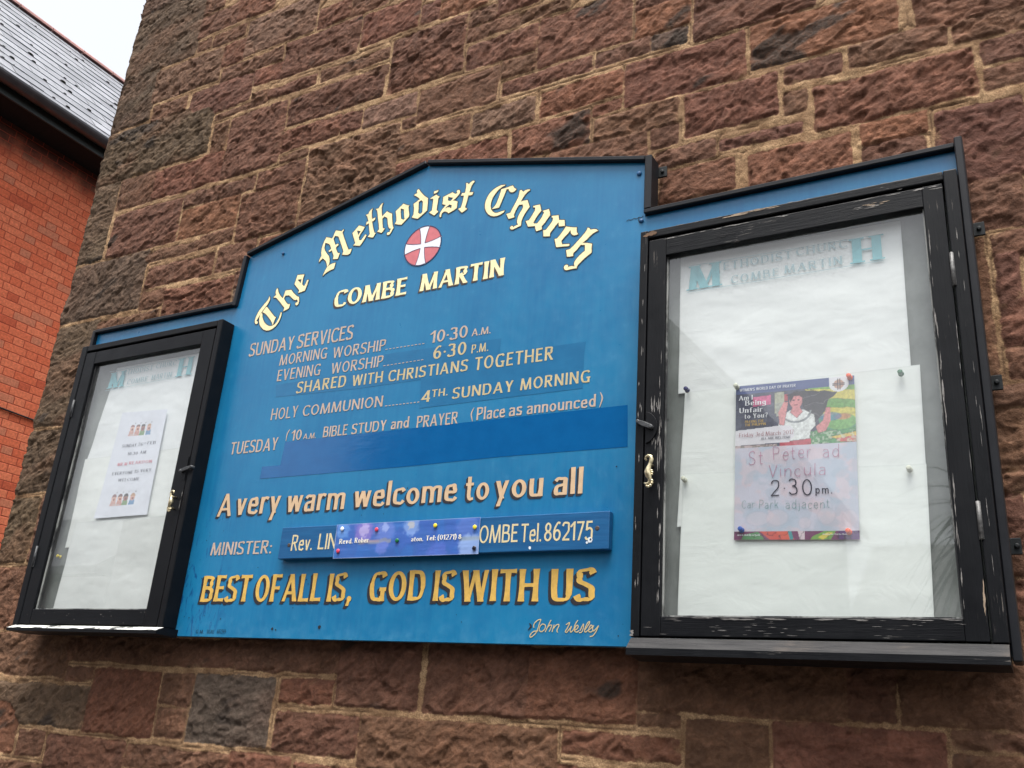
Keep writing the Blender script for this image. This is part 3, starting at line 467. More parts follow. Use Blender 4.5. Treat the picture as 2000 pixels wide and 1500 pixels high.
# ------------------------------------------------------------------ stone wall of the church
WX0 = -2.722
def spaced(segs):
    o = []
    for a, b, d in segs:
        n = max(1, int(round((b - a) / d))); o += [a + (b - a) * k / n for k in range(n)]
    o.append(segs[-1][1]); return np.array(o)
gx = spaced([(WX0, .16, .0034), (.16, .5, .012), (.5, 3.6, .03)]); gz = spaced([(0, 1.3, .03), (1.3, 4.16, .0034), (4.16, 4.5, .012), (4.5, 7.4, .03)])
GX, GZ = np.meshgrid(gx, gz)
rnd = random.Random(5)
stones = [(a / 1e4 - (.0036 if a < -12000 else .0056), b / 1e4 - (.0026 if a < -12000 else .0044), c / 1e4 + (.0036 if a < -12000 else .0056), d / 1e4 + (.0026 if a < -12000 else .0044), k) for a, b, c, d, k in STONES]
# courses outside the photographed part
def clash(x0, z0, x1, z1):
    return any(x0 < s[2] + .004 and x1 > s[0] - .004 and z0 < s[3] + .004 and z1 > s[1] - .004 for s in stones_in)
stones_in = list(stones)
z = .02
while z < 7.4:
    h = rnd.choice((.1, .13, .16, .2, .24)); x = WX0 - .05; first = True
    while x < 3.6:
        w = rnd.uniform(.16, .5) if not first else rnd.uniform(.3, .55)
        if not clash(x, z, x + w, z + h): stones.insert(0, (x, z, x + w - .012, z + h - .012, 'q' if first else rnd.choice('brdbrdlo')))
        x += w; first = False
    z += h
SC = {'b': (97, 65, 45), 'r': (101, 61, 42), 'd': (94, 59, 43), 'm': (88, 54, 40), 'o': (112, 68, 42), 'l': (107, 77, 58), 'g': (82, 68, 57), 'q': (84, 66, 49), 'p': (101, 71, 52)}
dist = np.full(GX.shape, -.05); dist2 = np.full(GX.shape, -.05); colr = np.zeros(GX.shape + (3,)); hgt = np.zeros(GX.shape); sid = np.zeros(GX.shape); soot = np.zeros(GX.shape)
warp = (fbm(GX * 26, GZ * 26, 3, 3) - .5) * .014; warp2 = (fbm(GX * 9, GZ * 9, 9, 2) - .5) * .016
for k, (x0, z0, x1, z1, c) in enumerate(stones):
    i0, i1 = np.searchsorted(gx, [x0 - .03, x1 + .03]); j0, j1 = np.searchsorted(gz, [z0 - .03, z1 + .03])
    if i1 <= i0 or j1 <= j0: continue
    sl = (slice(j0, j1), slice(i0, i1)); x = GX[sl]; zz = GZ[sl]
    cx, cz, hx, hz = (x0 + x1) / 2, (z0 + z1) / 2, (x1 - x0) / 2, (z1 - z0) / 2
    r = min(.007, hx * .5, hz * .5)
    qx = np.abs(x - cx + warp2[sl] * .35) - hx + r; qz = np.abs(zz - cz + warp2[sl] * .5) - hz + r
    d = r - np.hypot(np.maximum(qx, 0), np.maximum(qz, 0)) - np.minimum(np.maximum(qx, qz), 0) + warp[sl] * .55
    rn = random.Random(k * 17 + 3); an = rn.uniform(.1, .75); ca, sa = math.cos(an), math.sin(an); ox, oz = rn.uniform(0, 200), rn.uniform(0, 200)
    u = (x * ca + zz * sa) + ox; v = (-x * sa + zz * ca) * 1.9 + oz
    wu = fbm(u * 7, v * 7, 5, 2) * .12; n1 = 1 - np.abs(2 * fbm(u * 6 + wu * 6, v * 6, k, 3) - 1) * 1.9
    n2 = 1 - np.abs(2 * fbm(u * 17 + wu * 20, v * 17, k + 5, 4, .6) - 1) * 1.7
    n2b = 1 - np.abs(2 * fbm(u * 38 + wu * 30, v * 34, k + 15, 3, .6) - 1) * 1.8
    wx_ = (fbm(u * 11, v * 11, k + 31, 3) - .5) * .09; wy_ = (fbm(u * 11 + 50, v * 11, k + 33, 3) - .5) * .09
    f1 = facets((u + wx_) * 11, (v + wy_) * 9, k); f2 = facets((u + wx_) * 27, (v + wy_) * 24, k + 3); f3 = facets((u + wx_) * 62, (v + wy_) * 55, k + 6)
    n3 = fbm(u * 60, v * 60, k + 9, 3, .6)
    pit = sstep(.68, .8, fbm(u * 20, v * 14, k + 21, 3))
    amp = {'p': 1.55, 'q': 1.1, 'g': .8}.get(c[0], 1.0) * rn.uniform(.8, 1.2)
    hh = sstep(0, .03, d) * (.0005 + min(hx, hz) * .006) + sstep(-.001, .006, d) * (.0032 + amp * (.0016 * n1 + .0012 * n2 + .0016 * n2b + .0026 * n3 + .0042 * f1 + .0032 * f2 + .0018 * f3) - pit * .0055 * amp)
    hh += (x - cx) / max(hx, .05) * rn.uniform(-.002, .002)
    better = d > dist[sl]; dist2[sl] = np.where(better, dist[sl], np.maximum(dist2[sl], d)); dist[sl] = np.where(better, d, dist[sl]); hgt[sl] = np.where(better, hh, hgt[sl]); sid[sl] = np.where(better, k, sid[sl])
    bc = np.array([lin(*SC[c[0]])[i] for i in range(3)]) * rn.uniform(.92, 1.08); bc = bc * np.array([1, rn.uniform(.96, 1.05), rn.uniform(.92, 1.06)])
    cc = np.broadcast_to(bc, x.shape + (3,)).copy()
    pa = sstep(.42, .72, fbm(u * 5, v * 5, k + 40, 3))[..., None]
    alt = np.array(lin(*(SC['o'] if rn.random() < .45 else SC['d'] if rn.random() < .6 else SC['b']))[:3]); cc = cc * (1 - pa * .26) + alt * pa * .26
    thr = .64 if '2' in c or c[0] == 'g' else (.7 if c[0] == 'q' else .78)
    dk = sstep(thr, thr + .09, fbm(u * 6.5 + 60, v * 6.5, k + 60, 4, .55)); soot[sl] = np.where(better, dk, soot[sl])
    # light edges of the bedding layers
    ve = sstep(.8, .95, n2)[..., None] * .28; cc = cc * (1 + ve)
    colr[sl] = np.where(better[..., None], cc, colr[sl])
mort = sstep(.004, -.002, dist)
groove = sstep(.0042, .0012, dist - dist2) * mort * sstep(.35, .5, fbm(GX * 6, GZ * 6, 77, 3))
hgt = np.maximum(hgt, 0) + mort * (.0052 + (fbm(GX * 90, GZ * 90, 70, 3) - .5) * .004) - groove * .003
corner = sstep(.06, .0, GX - WX0)
edge_n = (fbm(GX * 0 + 3, GZ * 8, 80, 4) - .5) * .05 + (fbm(GX * 0 + 9, GZ * 34, 81, 3) - .5) * .02
WY = .056 - hgt + corner ** 2 * .03
WXX = GX + corner * edge_n * .8
wall_me = grid_mesh(WXX, WY, GZ, 'wall')
put_color(wall_me, 'stone', np.clip(colr, 0, 1)); put_float(wall_me, 'edge', dist); put_float(wall_me, 'soot', soot); put_float(wall_me, 'groove', groove)
m = Mat('red_sandstone')
st = m.attr('stone').outputs['Color']; ed = m.attr('edge').outputs['Fac']; so = m.attr('soot').outputs['Fac']
fine = m.noise(140, 6, .68); med = m.noise(34, 5, .6, dist=.6); big = m.noise(7, 3, .5)
c = m.mix(m.ramp(med, .36, .68), m.hsv(st, v=.78), m.hsv(st, v=1.18))
c = m.mix(m.ramp(fine, .25, .75, 0, .55), c, m.hsv(c, sat=.86, v=1.7))
c = m.hsv(c, sat=.93, v=.9)
c = m.mix(m.math('MULTIPLY', so, m.ramp(fine, .2, .6, .5, .92)), c, lin(56, 48, 42))
c = m.mix(m.ramp(m.noise(16, 4, .6, dist=1.2), .62, .76, 0, .34), c, lin(108, 88, 66))
lv = m.math('MULTIPLY', m.ramp(m.noise(20, 5, .7), .68, .74), m.ramp(big, .52, .62)); c = m.mix(m.math('MULTIPLY', lv, .45), c, lin(176, 166, 150))
sand = m.noise(420, 3, .8); mo = m.mix(m.ramp(m.noise(26, 4, .6), .3, .7), lin(142, 110, 80), lin(192, 158, 120))
mo = m.mix(m.ramp(sand, .35, .7), m.hsv(mo, v=.55), m.hsv(mo, v=1.25))
mo = m.mix(m.ramp(m.noise(11, 4, .6), .38, .58, .6, 0), mo, lin(112, 85, 62))
e2 = m.math('ADD', ed, m.math('MULTIPLY', m.math('SUBTRACT', m.noise(90, 4, .6), .5), .011))
mask = m.ramp(e2, -.0015, .0022)
mo = m.mix(m.math('MULTIPLY', m.attr('groove').outputs['Fac'], .7), mo, lin(84, 62, 47))
smear = m.math('MULTIPLY', m.ramp(e2, .014, .0), m.ramp(m.noise(18, 4, .65), .55, .7)); c = m.mix(m.math('MULTIPLY', smear, .6), c, mo)
c = m.mix(mask, mo, c)
hb = m.math('ADD', m.math('MULTIPLY', fine, .5), m.math('MULTIPLY', med, 1.0))
m.set(color=c, rough=.93, spec=.22, normal=m.bump(hb, 1.0, .0045, m.bump(m.noise(300, 4, .7), .7, .0014)))
wall = link('church_wall', wall_me, m.m)
tag(wall, 'red sandstone church wall of rough squared blocks with pale mortar behind the notice board', 'wall')
sb = BM(); sb.box(WX0 + .02, 3.6, .075, 9.0, 0, 7.38)
link('side_wall', sb.me(), simple('side_stone', lin(104, 72, 55), .95, var=.35, scale=9, bump=.6), wall)

# ------------------------------------------------------------------ brick house on the left
BXW = -8.3
bh = thing('brick_house', 'orange red brick house with grey slate roof and black gutter at left', 'house', (BXW - 3, 6, 0))
Y0, Y1, ZE = -1.0, 14.0, 6.83
br = Mat('red_brick')
vecm = br.coord((1, 1, 1), rot=(0, math.pi / 2, 0))
sep = br.node('ShaderNodeSeparateXYZ'); tc = br.node('ShaderNodeTexCoord'); br.l.new(tc.outputs['Object'], sep.inputs[0])
# flemish bond: header/stretcher pattern 345 mm long, courses of 79 mm
zc = br.math('DIVIDE', br.math('ADD', sep.outputs['Z'], .018), .079); row = br.math('FLOOR', zc); fz = br.math('FRACT', zc)
odd = br.math('MODULO', row, 2.0); oddm = br.math('ABSOLUTE', odd)
yj = br.math('MULTIPLY', br.math('FRACT', br.math('MULTIPLY', row, .37)), .02)
yc = br.math('DIVIDE', br.math('ADD', br.math('ADD', sep.outputs['Y'], yj), br.math('MULTIPLY', oddm, .1745)), .349); cell = br.math('FLOOR', yc); fy = br.math('FRACT', yc)
ishead = br.math('GREATER_THAN', fy, .672)
fa = br.math('DIVIDE', fy, .672); fb = br.math('DIVIDE', br.math('SUBTRACT', fy, .672), .328)
loc_y = br.math('MINIMUM', br.math('MULTIPLY', fy, .349), br.math('MULTIPLY', br.math('ABSOLUTE', br.math('SUBTRACT', fy, .672)), .349)); loc_y2 = br.math('MINIMUM', loc_y, br.math('MULTIPLY', br.math('SUBTRACT', 1.0, fy), .349))
loc_z = br.math('MULTIPLY', br.math('MINIMUM', fz, br.math('SUBTRACT', 1.0, fz)), .079)
dj = br.math('ADD', br.math('MINIMUM', loc_y2, loc_z), br.math('MULTIPLY', br.math('SUBTRACT', br.noise(60, 3), .5), .004))
comb = br.node('ShaderNodeCombineXYZ'); br.put(comb.inputs[0], cell); br.put(comb.inputs[1], row); br.put(comb.inputs[2], ishead)
wnz = br.node('ShaderNodeTexWhiteNoise'); br.l.new(comb.outputs[0], wnz.inputs['Vector'])
bc = br.mix(wnz.outputs['Value'], lin(210, 104, 70), lin(224, 128, 92)); bc = br.mix(br.ramp(wnz.outputs['Value'], .9, .94, 0, .5), bc, lin(170, 118, 94))
bc = br.mix(br.ramp(wnz.outputs['Value'], .07, .03, 0, .4), bc, lin(160, 70, 52))
bc = br.mix(br.ramp(br.noise(40, 5, .65), .3, .75), br.hsv(bc, v=.74), br.hsv(bc, v=1.16))
# shadow of the eaves painted into the brick colour
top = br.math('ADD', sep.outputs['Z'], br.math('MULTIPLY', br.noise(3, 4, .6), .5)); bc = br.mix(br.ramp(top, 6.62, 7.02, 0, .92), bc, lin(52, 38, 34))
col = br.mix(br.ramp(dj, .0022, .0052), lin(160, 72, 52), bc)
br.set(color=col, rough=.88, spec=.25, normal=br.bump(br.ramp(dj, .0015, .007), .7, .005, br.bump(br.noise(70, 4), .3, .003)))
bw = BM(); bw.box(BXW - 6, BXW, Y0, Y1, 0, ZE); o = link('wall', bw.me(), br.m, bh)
# object coordinates measured from the house base: shift the pattern back to world heights is not needed (base z = 0)
gut_m = simple('black_gutter', (.05, .05, .055, 1), .3, spec=.6, var=.2, scale=8); sof_m = simple('dark_soffit', (.018, .017, .017, 1), .8, spec=.2)
XE = -7.942
so_ = BM(); so_.box(BXW + .002, XE - .02, Y0, Y1, ZE - .004, ZE + .03); link('soffit', so_.me(), sof_m, bh)
fa_ = BM(); fa_.box(XE - .02, XE, Y0, Y1, ZE - .012, ZE + .12, .003); link('fascia', fa_.me(), simple('fascia_paint', (.022, .03, .03, 1), .45), bh)
ga = BM(); gr = .078; gc = (XE + .082, ZE + .128)
prof = [(gc[0] + gr * math.cos(a), gc[1] + gr * math.sin(a)) for a in (math.pi + math.pi * k / 12 for k in range(13))]
prof = prof + [(gc[0] + (gr - .005) * math.cos(a), gc[1] + (gr - .005) * math.sin(a)) for a in (2 * math.pi - math.pi * k / 12 for k in range(13))]
ga.prism(prof, 'y', Y0, Y1)
for yy in (0.4, 2.28, 4.2): 
    pr = [(gc[0] + (gr + .004) * math.cos(a), gc[1] + (gr + .004) * math.sin(a)) for a in (math.pi + math.pi * k / 12 for k in range(13))] + [(gc[0] + gr * math.cos(a), gc[1] + gr * math.sin(a)) for a in (2 * math.pi - math.pi * k / 12 for k in range(13))]
    ga.prism(pr, 'y', yy, yy + .012)
link('gutter', ga.me(), gut_m, bh, smooth=False)
# slate roof: overlapping courses, each slate of its own tone
PITCH = math.radians(47.5); RL = 3.35; NR = 15; cp, sp = math.cos(PITCH), math.sin(PITCH); RX, RZ = XE + .07, ZE + .15
V, F, tone = [], [], []; rs = random.Random(11); gauge = RL / NR
for r in range(NR):
    yy = Y0 - .05 + (0.0 if r % 2 else -.15)
    while yy < Y1 + .05:
        w = .3 + rs.uniform(-.004, .004); lift = .011 + rs.uniform(-.002, .004); t0 = r * gauge - rs.uniform(0, .006); t1 = (r + 1) * gauge + .06
        a = len(V)
        for (t, l) in ((t0, lift), (t1, .002)):
            for y in (yy + .002, yy + w - .002): V.append((RX - t * cp + l * sp, y, RZ + t * sp + l * cp))
        for y in (yy + .002, yy + w - .002): V.append((RX - t0 * cp - .002 * sp, y, RZ + t0 * sp - .002 * cp))
        F += [(a, a + 1, a + 3, a + 2), (a + 4, a + 5, a + 1, a)]; tn = rs.uniform(0, 1); tone += [tn] * 6
        yy += w
rm = mesh(V, F); put_float(rm, 'tone', np.array(tone))
sl = Mat('slate'); tn = sl.attr('tone').outputs['Fac']; sc_ = sl.mix(tn, (.12, .125, .14, 1), (.2, .205, .225, 1)); sc_ = sl.mix(sl.ramp(sl.noise(6, 4), .4, .7), sc_, sl.hsv(sc_, v=1.25))
sl.set(color=sc_, rough=.42, spec=.55, normal=sl.bump(sl.noise(40, 4), .25, .004)); 
roof = link('roof', rm, sl.m, bh)
und = BM(); P = [(RX, RZ - .012), (RX - RL * cp, RZ + RL * sp - .012), (RX - 2 * RL * cp, RZ - .012)]; und.prism(P, 'y', Y0 + .02, Y1 - .02); link('roof_deck', und.me(), sof_m, bh)
rt_ = BM(); yy = Y0
while yy < Y1:
    pr = [(RX - RL * cp + .085 * math.cos(a), RZ + RL * sp - .03 + .075 * math.sin(a)) for a in (math.pi * k / 8 for k in range(9))]; rt_.prism(pr, 'y', yy + .004, yy + .44); yy += .45
link('ridge_tiles', rt_.me(), simple('ridge_tile', lin(150, 110, 105), .8, var=.2, scale=6), bh)
mo_ = BM(); rs = random.Random(4)
for k in range(62):
    r = rs.randrange(0, NR - 1); t = r * gauge + .012; y = rs.uniform(1.5, 4.2); rr = rs.choice((.012, .016, .02, .024)) * rs.uniform(.8, 1.2)
    mo_.blob((RX - t * cp + .012 * sp, y, RZ + t * sp + .012 * cp), (rr * .6, rr * 1.25, rr * .55))
mo_o = link('moss', mo_.me(), simple('dark_moss', (.012, .013, .009, 1), .95, spec=.1), bh, smooth=True); mo_o['kind'] = 'stuff'; mo_o['label'] = 'dark round moss cushions on the slates'
cb = BM(); cb.tube([(BXW + .012, y, 3.106 * 1.0 + (y - 2.6) * .0 + .99 + .01 * math.sin(y * 3)) for y in np.linspace(-.9, 9, 60)], .009, 6); link('wall_cable', cb.me(), simple('black_cable', (.01, .01, .01, 1), .5), bh)

# ------------------------------------------------------------------ across the street (seen only as reflections in the glass and the gloss paint)
oh = thing('gabled_house', 'rendered gabled house across the street, mirrored dark in the glass', 'house', (-6.5, -11.5, 0))
ren = simple('grey_render', (.16, .155, .15, 1), .9, var=.15, scale=3)
ob = BM(); ob.prism([(-8.6, 0), (-2.9, 0), (-2.9, 5.55), (-5.75, 8.7), (-8.6, 5.55)], 'y', -15, -9); link('wall', ob.me(), ren, oh); ob = BM(); ob.box(-14.2, -8.602, -14.5, -9.3, 0, 4.7); link('side_wing', ob.me(), ren, oh)
rb = BM(); rb.prism([(-2.55, 5.25), (-2.55, 5.1), (-5.75, 8.72), (-8.95, 5.1), (-8.95, 5.25), (-5.75, 8.95)], 'y', -15.1, -8.8)
link('roof', rb.me(), sl.m, oh)
dgl = simple('dark_glass', (.02, .022, .025, 1), .08)
for x in (-7.4, -5.0):
    for z in (.9, 2.9): wb = BM(); wb.box(x, x + 1.0, -9.03, -8.99, z, z + 1.3); link('window', wb.me(), dgl, oh)
tt = thing('slate_terrace', 'grey terrace with slate roof across the street, mirrored at the left cabinet', 'building', (-25, -12, 0))
t_b = BM(); t_b.prism([(-9.4, 0), (-9.4, 3.9), (-13, 3.9), (-13, 0)], 'x', -40, -14.4); link('wall', t_b.me(), ren, tt)  # terrace lengthened out of view to block low sky light
t_b = BM(); t_b.prism([(-9.1, 3.85), (-11.2, 5.3), (-13.3, 3.85), (-13.3, 3.7), (-9.1, 3.7)], 'x', -40, -14.4); link('roof', t_b.me(), sl.m, tt)
lt = thing('low_terrace', 'low grey outbuilding behind the palm across the street', 'building', (4, -12, 0))
lb = BM(); lb.prism([(-12, 0), (-12, 3.4), (-14.5, 4.9), (-17, 3.4), (-17, 0)], 'x', -2.4, 40); link('wall', lb.me(), ren, lt)  # extended far out of view to keep low sky light off the church wall
def palm(x, y):
    t = thing('palm_tree', 'spiky palm across the street, mirrored in the right cabinet glass', 'tree', (x, y, 0))
    b = BM(); b.tube([(x, y, 0), (x + .05, y, 1.5), (x, y + .05, 2.6), (x + .03, y, 3.95)], [.16, .13, .11, .1]); link('trunk', b.me(), simple('palm_bark', (.09, .07, .05, 1), .95, var=.3), t)
    rp = random.Random(2); V, F = [], []
    for k in range(100):
        a = rp.uniform(0, 6.283); el = rp.uniform(-.5, 1.45); L = rp.uniform(.9, 1.5); w = rp.uniform(.02, .034); c0 = Vector((x + .03, y, 3.95 + rp.uniform(-.25, .1)))
        d = Vector((math.cos(a) * math.cos(el), math.sin(a) * math.cos(el), math.sin(el))); s = d.cross(Vector((0, 0, 1))).normalized(); b0 = len(V)
        for i in range(5):
            u = i / 4; p = c0 + d * L * u + Vector((0, 0, -.9 * u * u * L * math.cos(el))); ww = w * (1 - u) ** .6 + .002
            V += [p - s * ww, p + s * ww]
        for i in range(4): F.append((b0 + 2 * i, b0 + 2 * i + 1, b0 + 2 * i + 3, b0 + 2 * i + 2))
    link('crown', mesh([tuple(v) for v in V], F), simple('palm_leaf', (.06, .085, .035, 1), .5, var=.3), t)
palm(-.35, -8.6)

# ================================================================== NOTICE BOARD
blue = Mat('blue_gloss_paint')
n1 = blue.noise(5, 5, .6); n2 = blue.noise(38, 5, .65); stv = blue.noise(9, 4, .6, blue.coord((9, 1, .8)))
bcol = blue.mix(blue.ramp(n1, .3, .7), lin(15, 101, 147), lin(24, 113, 157)); bcol = blue.mix(blue.ramp(stv, .35, .7, 0, .3), bcol, lin(36, 122, 162))
bcol = blue.mix(blue.ramp(n2, .55, .75, 0, .18), bcol, lin(66, 140, 178))
sc1 = blue.math('MULTIPLY', blue.ramp(blue.noise(60, 4, .7, blue.coord((1, 1, .28))), .66, .7), blue.ramp(blue.noise(6, 3, .5), .56, .68)); bcol = blue.mix(blue.math('MULTIPLY', sc1, .75), bcol, lin(18, 58, 112))
sx = blue.node('ShaderNodeSeparateXYZ'); blue.l.new(blue.coord(), sx.inputs[0])
lowl = blue.math('MULTIPLY', blue.ramp(sx.outputs['X'], -.40, -.54), blue.ramp(sx.outputs['Z'], .42, .12)); flk = blue.math('MULTIPLY', lowl, blue.ramp(blue.noise(34, 5, .7, blue.coord((1.5, 1, .4)), 1.5), .54, .6))
bcol = blue.mix(blue.math('MULTIPLY', flk, .8), bcol, lin(14, 62, 116))
edge_d = blue.math('MULTIPLY', blue.ramp(sx.outputs['Z'], .05, .0), blue.ramp(n2, .35, .65)); bcol = blue.mix(blue.math('MULTIPLY', edge_d, .35), bcol, lin(64, 132, 168))
bcol = blue.mix(blue.math('MULTIPLY', blue.ramp(blue.noise(3.2, 5, .62), .5, .72), .3), bcol, lin(12, 84, 136))
blue.set(color=bcol, rough=blue.ramp(n2, .2, .8, .26, .42), spec=.5, normal=blue.bump(blue.math('ADD', n2, blue.math('MULTIPLY', stv, .6)), .10, .002))
trim_m = Mat('black_trim'); tn_ = trim_m.noise(40, 4); trim_m.set(color=trim_m.mix(tn_, (.005, .006, .008, 1), (.014, .015, .019, 1)), rough=.45, spec=.22, normal=trim_m.bump(tn_, .2, .001))
def lettering_mat(name, col, var=.1, rough=.45):
    q = Mat(name); nn = q.noise(55, 5, .65); q.set(color=q.mix(q.ramp(nn, .3, .72), tuple(x * (1 - var) for x in col[:3]) + (1,), tuple(min(1, x * (1 + var)) for x in col[:3]) + (1,)), rough=rough); return q.m
cream = lettering_mat('cream_letter', lin(238, 226, 176)); brown = lettering_mat('brown_outline', lin(66, 52, 44)); shade = lettering_mat('dark_shade', lin(38, 36, 42))
pink = lettering_mat('faded_buff_letter', lin(184, 162, 146), .14); ycr = lettering_mat('yellow_cream_letter', lin(190, 172, 130), .12); wel = lettering_mat('warm_buff_letter', lin(202, 172, 138), .08)
gold = lettering_mat('gold_letter', lin(208, 168, 84), .14); ink = lettering_mat('dark_ink', lin(22, 30, 48)); npl = lettering_mat('plate_letter', lin(208, 192, 150), .1)
emb_red = lettering_mat('faded_red', lin(196, 106, 112), .08); emb_white = lettering_mat('emblem_white', lin(226, 226, 232), .04); emb_line = lettering_mat('emblem_line', lin(44, 40, 78))

nb = thing('notice_board', 'large blue painted church sign board with peaked top and gold lettering on stone wall', 'sign', (-1.23, 0, 1.76))
PANEL = [(-2.397, 1.762), (-.051, 1.762), (-.051, 2.642), (-.651, 2.642), (-.651, 2.776), (-1.236, 2.921), (-1.813, 2.779), (-1.822, 2.629), (-2.397, 2.632)]
pb = BM(); pb.prism(PANEL, 'y', 0.0, .02); panel = link('panel', pb.me(), blue.m, nb)
tb = BM()
def rail(a, b, w=.011, y0=-.013, y1=.03, out=1, mi=0):
    a, b = Vector(a), Vector(b); d = (b - a).normalized(); n = Vector((-d.y, d.x)) * w * out; a2, b2 = a - d * .0015, b + d * .0015
    tb.prism([tuple(a2), tuple(b2), tuple(b2 + n), tuple(a2 + n)], 'y', y0, y1, .002)
rail((-2.397, 2.633), (-1.8325, 2.630)); rail((-1.823, 2.6285), (-1.8145, 2.7775)); rail((-1.813, 2.7795), (-1.2385, 2.9215)); rail((-1.2335, 2.9215), (-.6525, 2.7765))
rail((-.650, 2.785), (-.650, 2.655), .016); rail((-.6485, 2.643), (-.056, 2.643)); rail((-.0543, 2.652), (-.0543, 1.752), .0135, -.03); rail((-2.398, 1.762), (-2.398, 2.641), .011)
link('edge_trim', tb.me(), trim_m.m, nb)
# metal fixing brackets
for (x, z, w) in ((-.628, 2.766, .017), (-.034, 2.494, .016), (-.035, 2.203, .015), (-.034, 1.93, .012)):
    b = BM(); b.box(x - w, x + w * .7, .031, .036, z - .013, z + .013, .001); b.lathe([(0, .004), (.003, .004), (.004, .002)], (x + .002, .031, z)); link('bracket', b.me(), simple('black_iron', (.007, .009, .01, 1), .55, spec=.25, var=.3), nb)
# painted-over bands
def P2(f): return [(f[i] / 1e4, f[i + 1] / 1e4) for i in range(0, len(f), 2)]
def bandmat(name, a, b, r0):
    q = Mat(name); nn = q.noise(24, 5, .6); q.set(color=q.mix(q.ramp(nn, .3, .7), a, b), rough=r0, normal=q.bump(q.noise(28, 4, .6, q.coord((.5, 1, 2))), .12, .002)); return q.m
old = bandmat('repainted_blue', lin(18, 96, 140), lin(24, 103, 147), .3); new = bandmat('fresh_dark_blue', lin(4, 82, 138), lin(8, 88, 144), .12)
for i, k in enumerate(('p2', 'p1', 'p3', 'p4')): link('paint_patch', flatset([([P2(PATCHES[k])], 0)], -.0003 - .00005 * i, 0), new if k == 'p4' else old, panel)
# ---- title, traced letter by letter
LW = -.0012
title = [[P2(q) for q in L] for L in TITLE]
faces = [(L[0], L[1:]) for L in title]; outl = [outline_group(L, .0019) for L in title]
def group_font(st):
    return {'cm': dict(v=.18, h=.12, flare=.35, asym=.3, gap=.1), 'gd': dict(v=.175, h=.115, flare=.32, asym=.25, gap=.1), 'wl': dict(v=.145, h=.105, flare=.06, asym=.1, gap=.1), 'pk': dict(v=.14, h=.112, flare=.12, asym=.12, gap=.11),
            'p2': dict(v=.13, h=.105, flare=.14, asym=.18, gap=.14), 'yc': dict(v=.145, h=.115, flare=.1, asym=.1, gap=.15), 'ms': dict(v=.1, h=.1, flare=0, asym=0, gap=.18), 'np': dict(v=.12, h=.105, flare=.08, asym=.05, gap=.1),
            'st': dict(v=.16, h=.085, flare=0, asym=.2, serif=.03, gap=.12)}[st]
rj = random.Random(9)
def wordset(words, jit=.012): 
    o = {}
    for t, x0, x1, zb, cap, st in words:
        o.setdefault(st, []).extend(text(t, x0 / 1e4, x1 / 1e4, zb / 1e4, cap / 1e4, jit=jit if st not in ('st',) else 0, rnd=rj, **group_font(st)))
    return o
ws = wordset(WORDS)
for i0, i1 in ((0, 5), (5, 16), (16, 23)): link('lettering', flatset([(outl[i0:i1], 1), (faces[i0:i1], 0)], LW, .0002), [cream, brown], panel)
def shaded(nm, st, mats, off):
    for w_ in WORDS:
        if w_[5] == st:
            gs = wordset([w_])[st]; link(nm, flatset([([shade_group(g_, off) for g_ in gs], 1), (gs, 0)], -.0008, .0002), mats, panel)
shaded('lettering', 'cm', [cream, brown], (-.0042, -.0040)); shaded('lettering', 'wl', [wel, shade], (-.0048, -.0046)); shaded('lettering', 'gd', [gold, shade], (-.0062, -.0062))
lead = [[[(a / 1e4, b / 1e4), (c_ / 1e4, d / 1e4), (c_ / 1e4, d / 1e4 + .0016), (a / 1e4, b / 1e4 + .0016)]] for a, b, c_, d in LEADERS]
def stroke(P, w, w1=None):
    pts = spline([Vector(p) for p in P], 6); n = len(pts); L, R = [], []; quads = []
    for i, p in enumerate(pts):
        d = pts[min(i + 1, n - 1)] - pts[max(i - 1, 0)]; u = i / (n - 1); ww = w * (1 if w1 is None else 1 - (1 - w1) * abs(2 * u - 1) ** 2); nr = Vector((-d.y, d.x)).normalized() * ww
        L.append(tuple(p + nr)); R.append(tuple(p - nr))
    for i in range(n - 1): quads.append([L[i], R[i], R[i + 1], L[i + 1]])
    quads += [disc(tuple(p), w * (1 if w1 is None else .9), 8) for p in pts[1:-1]] if w1 is None else []
    return quads
par = [stroke(P2(p), .0016, .4) for p in PARENS]
for w_ in WORDS:
    if w_[5] in ('pk', 'p2', 'yc'): link('lettering', flatset([(wordset([w_])[w_[5]], 0)], -.0008, .0), ycr if w_[5] == 'yc' else pink, panel)
for i in range(0, len(lead), len(lead) // 3 + 1): link('dotted_leader', flatset([(lead[i:i + len(lead) // 3 + 1], 0)], -.0008, .0), pink, panel)
for p_ in par: link('lettering', flatset([([p_], 0)], -.0008, .0), pink, panel)
sg = [stroke(P2(s), .00095) for s in SIGNATURE]
link('lettering', flatset([([[q for s in sg for q in s]], 0)], -.0008, 0), [ycr], panel)
for w_ in WORDS:
    if w_[5] == 'ms': link('lettering', flatset([(wordset([w_])['ms'], 0)], -.0008, 0), ink, panel)
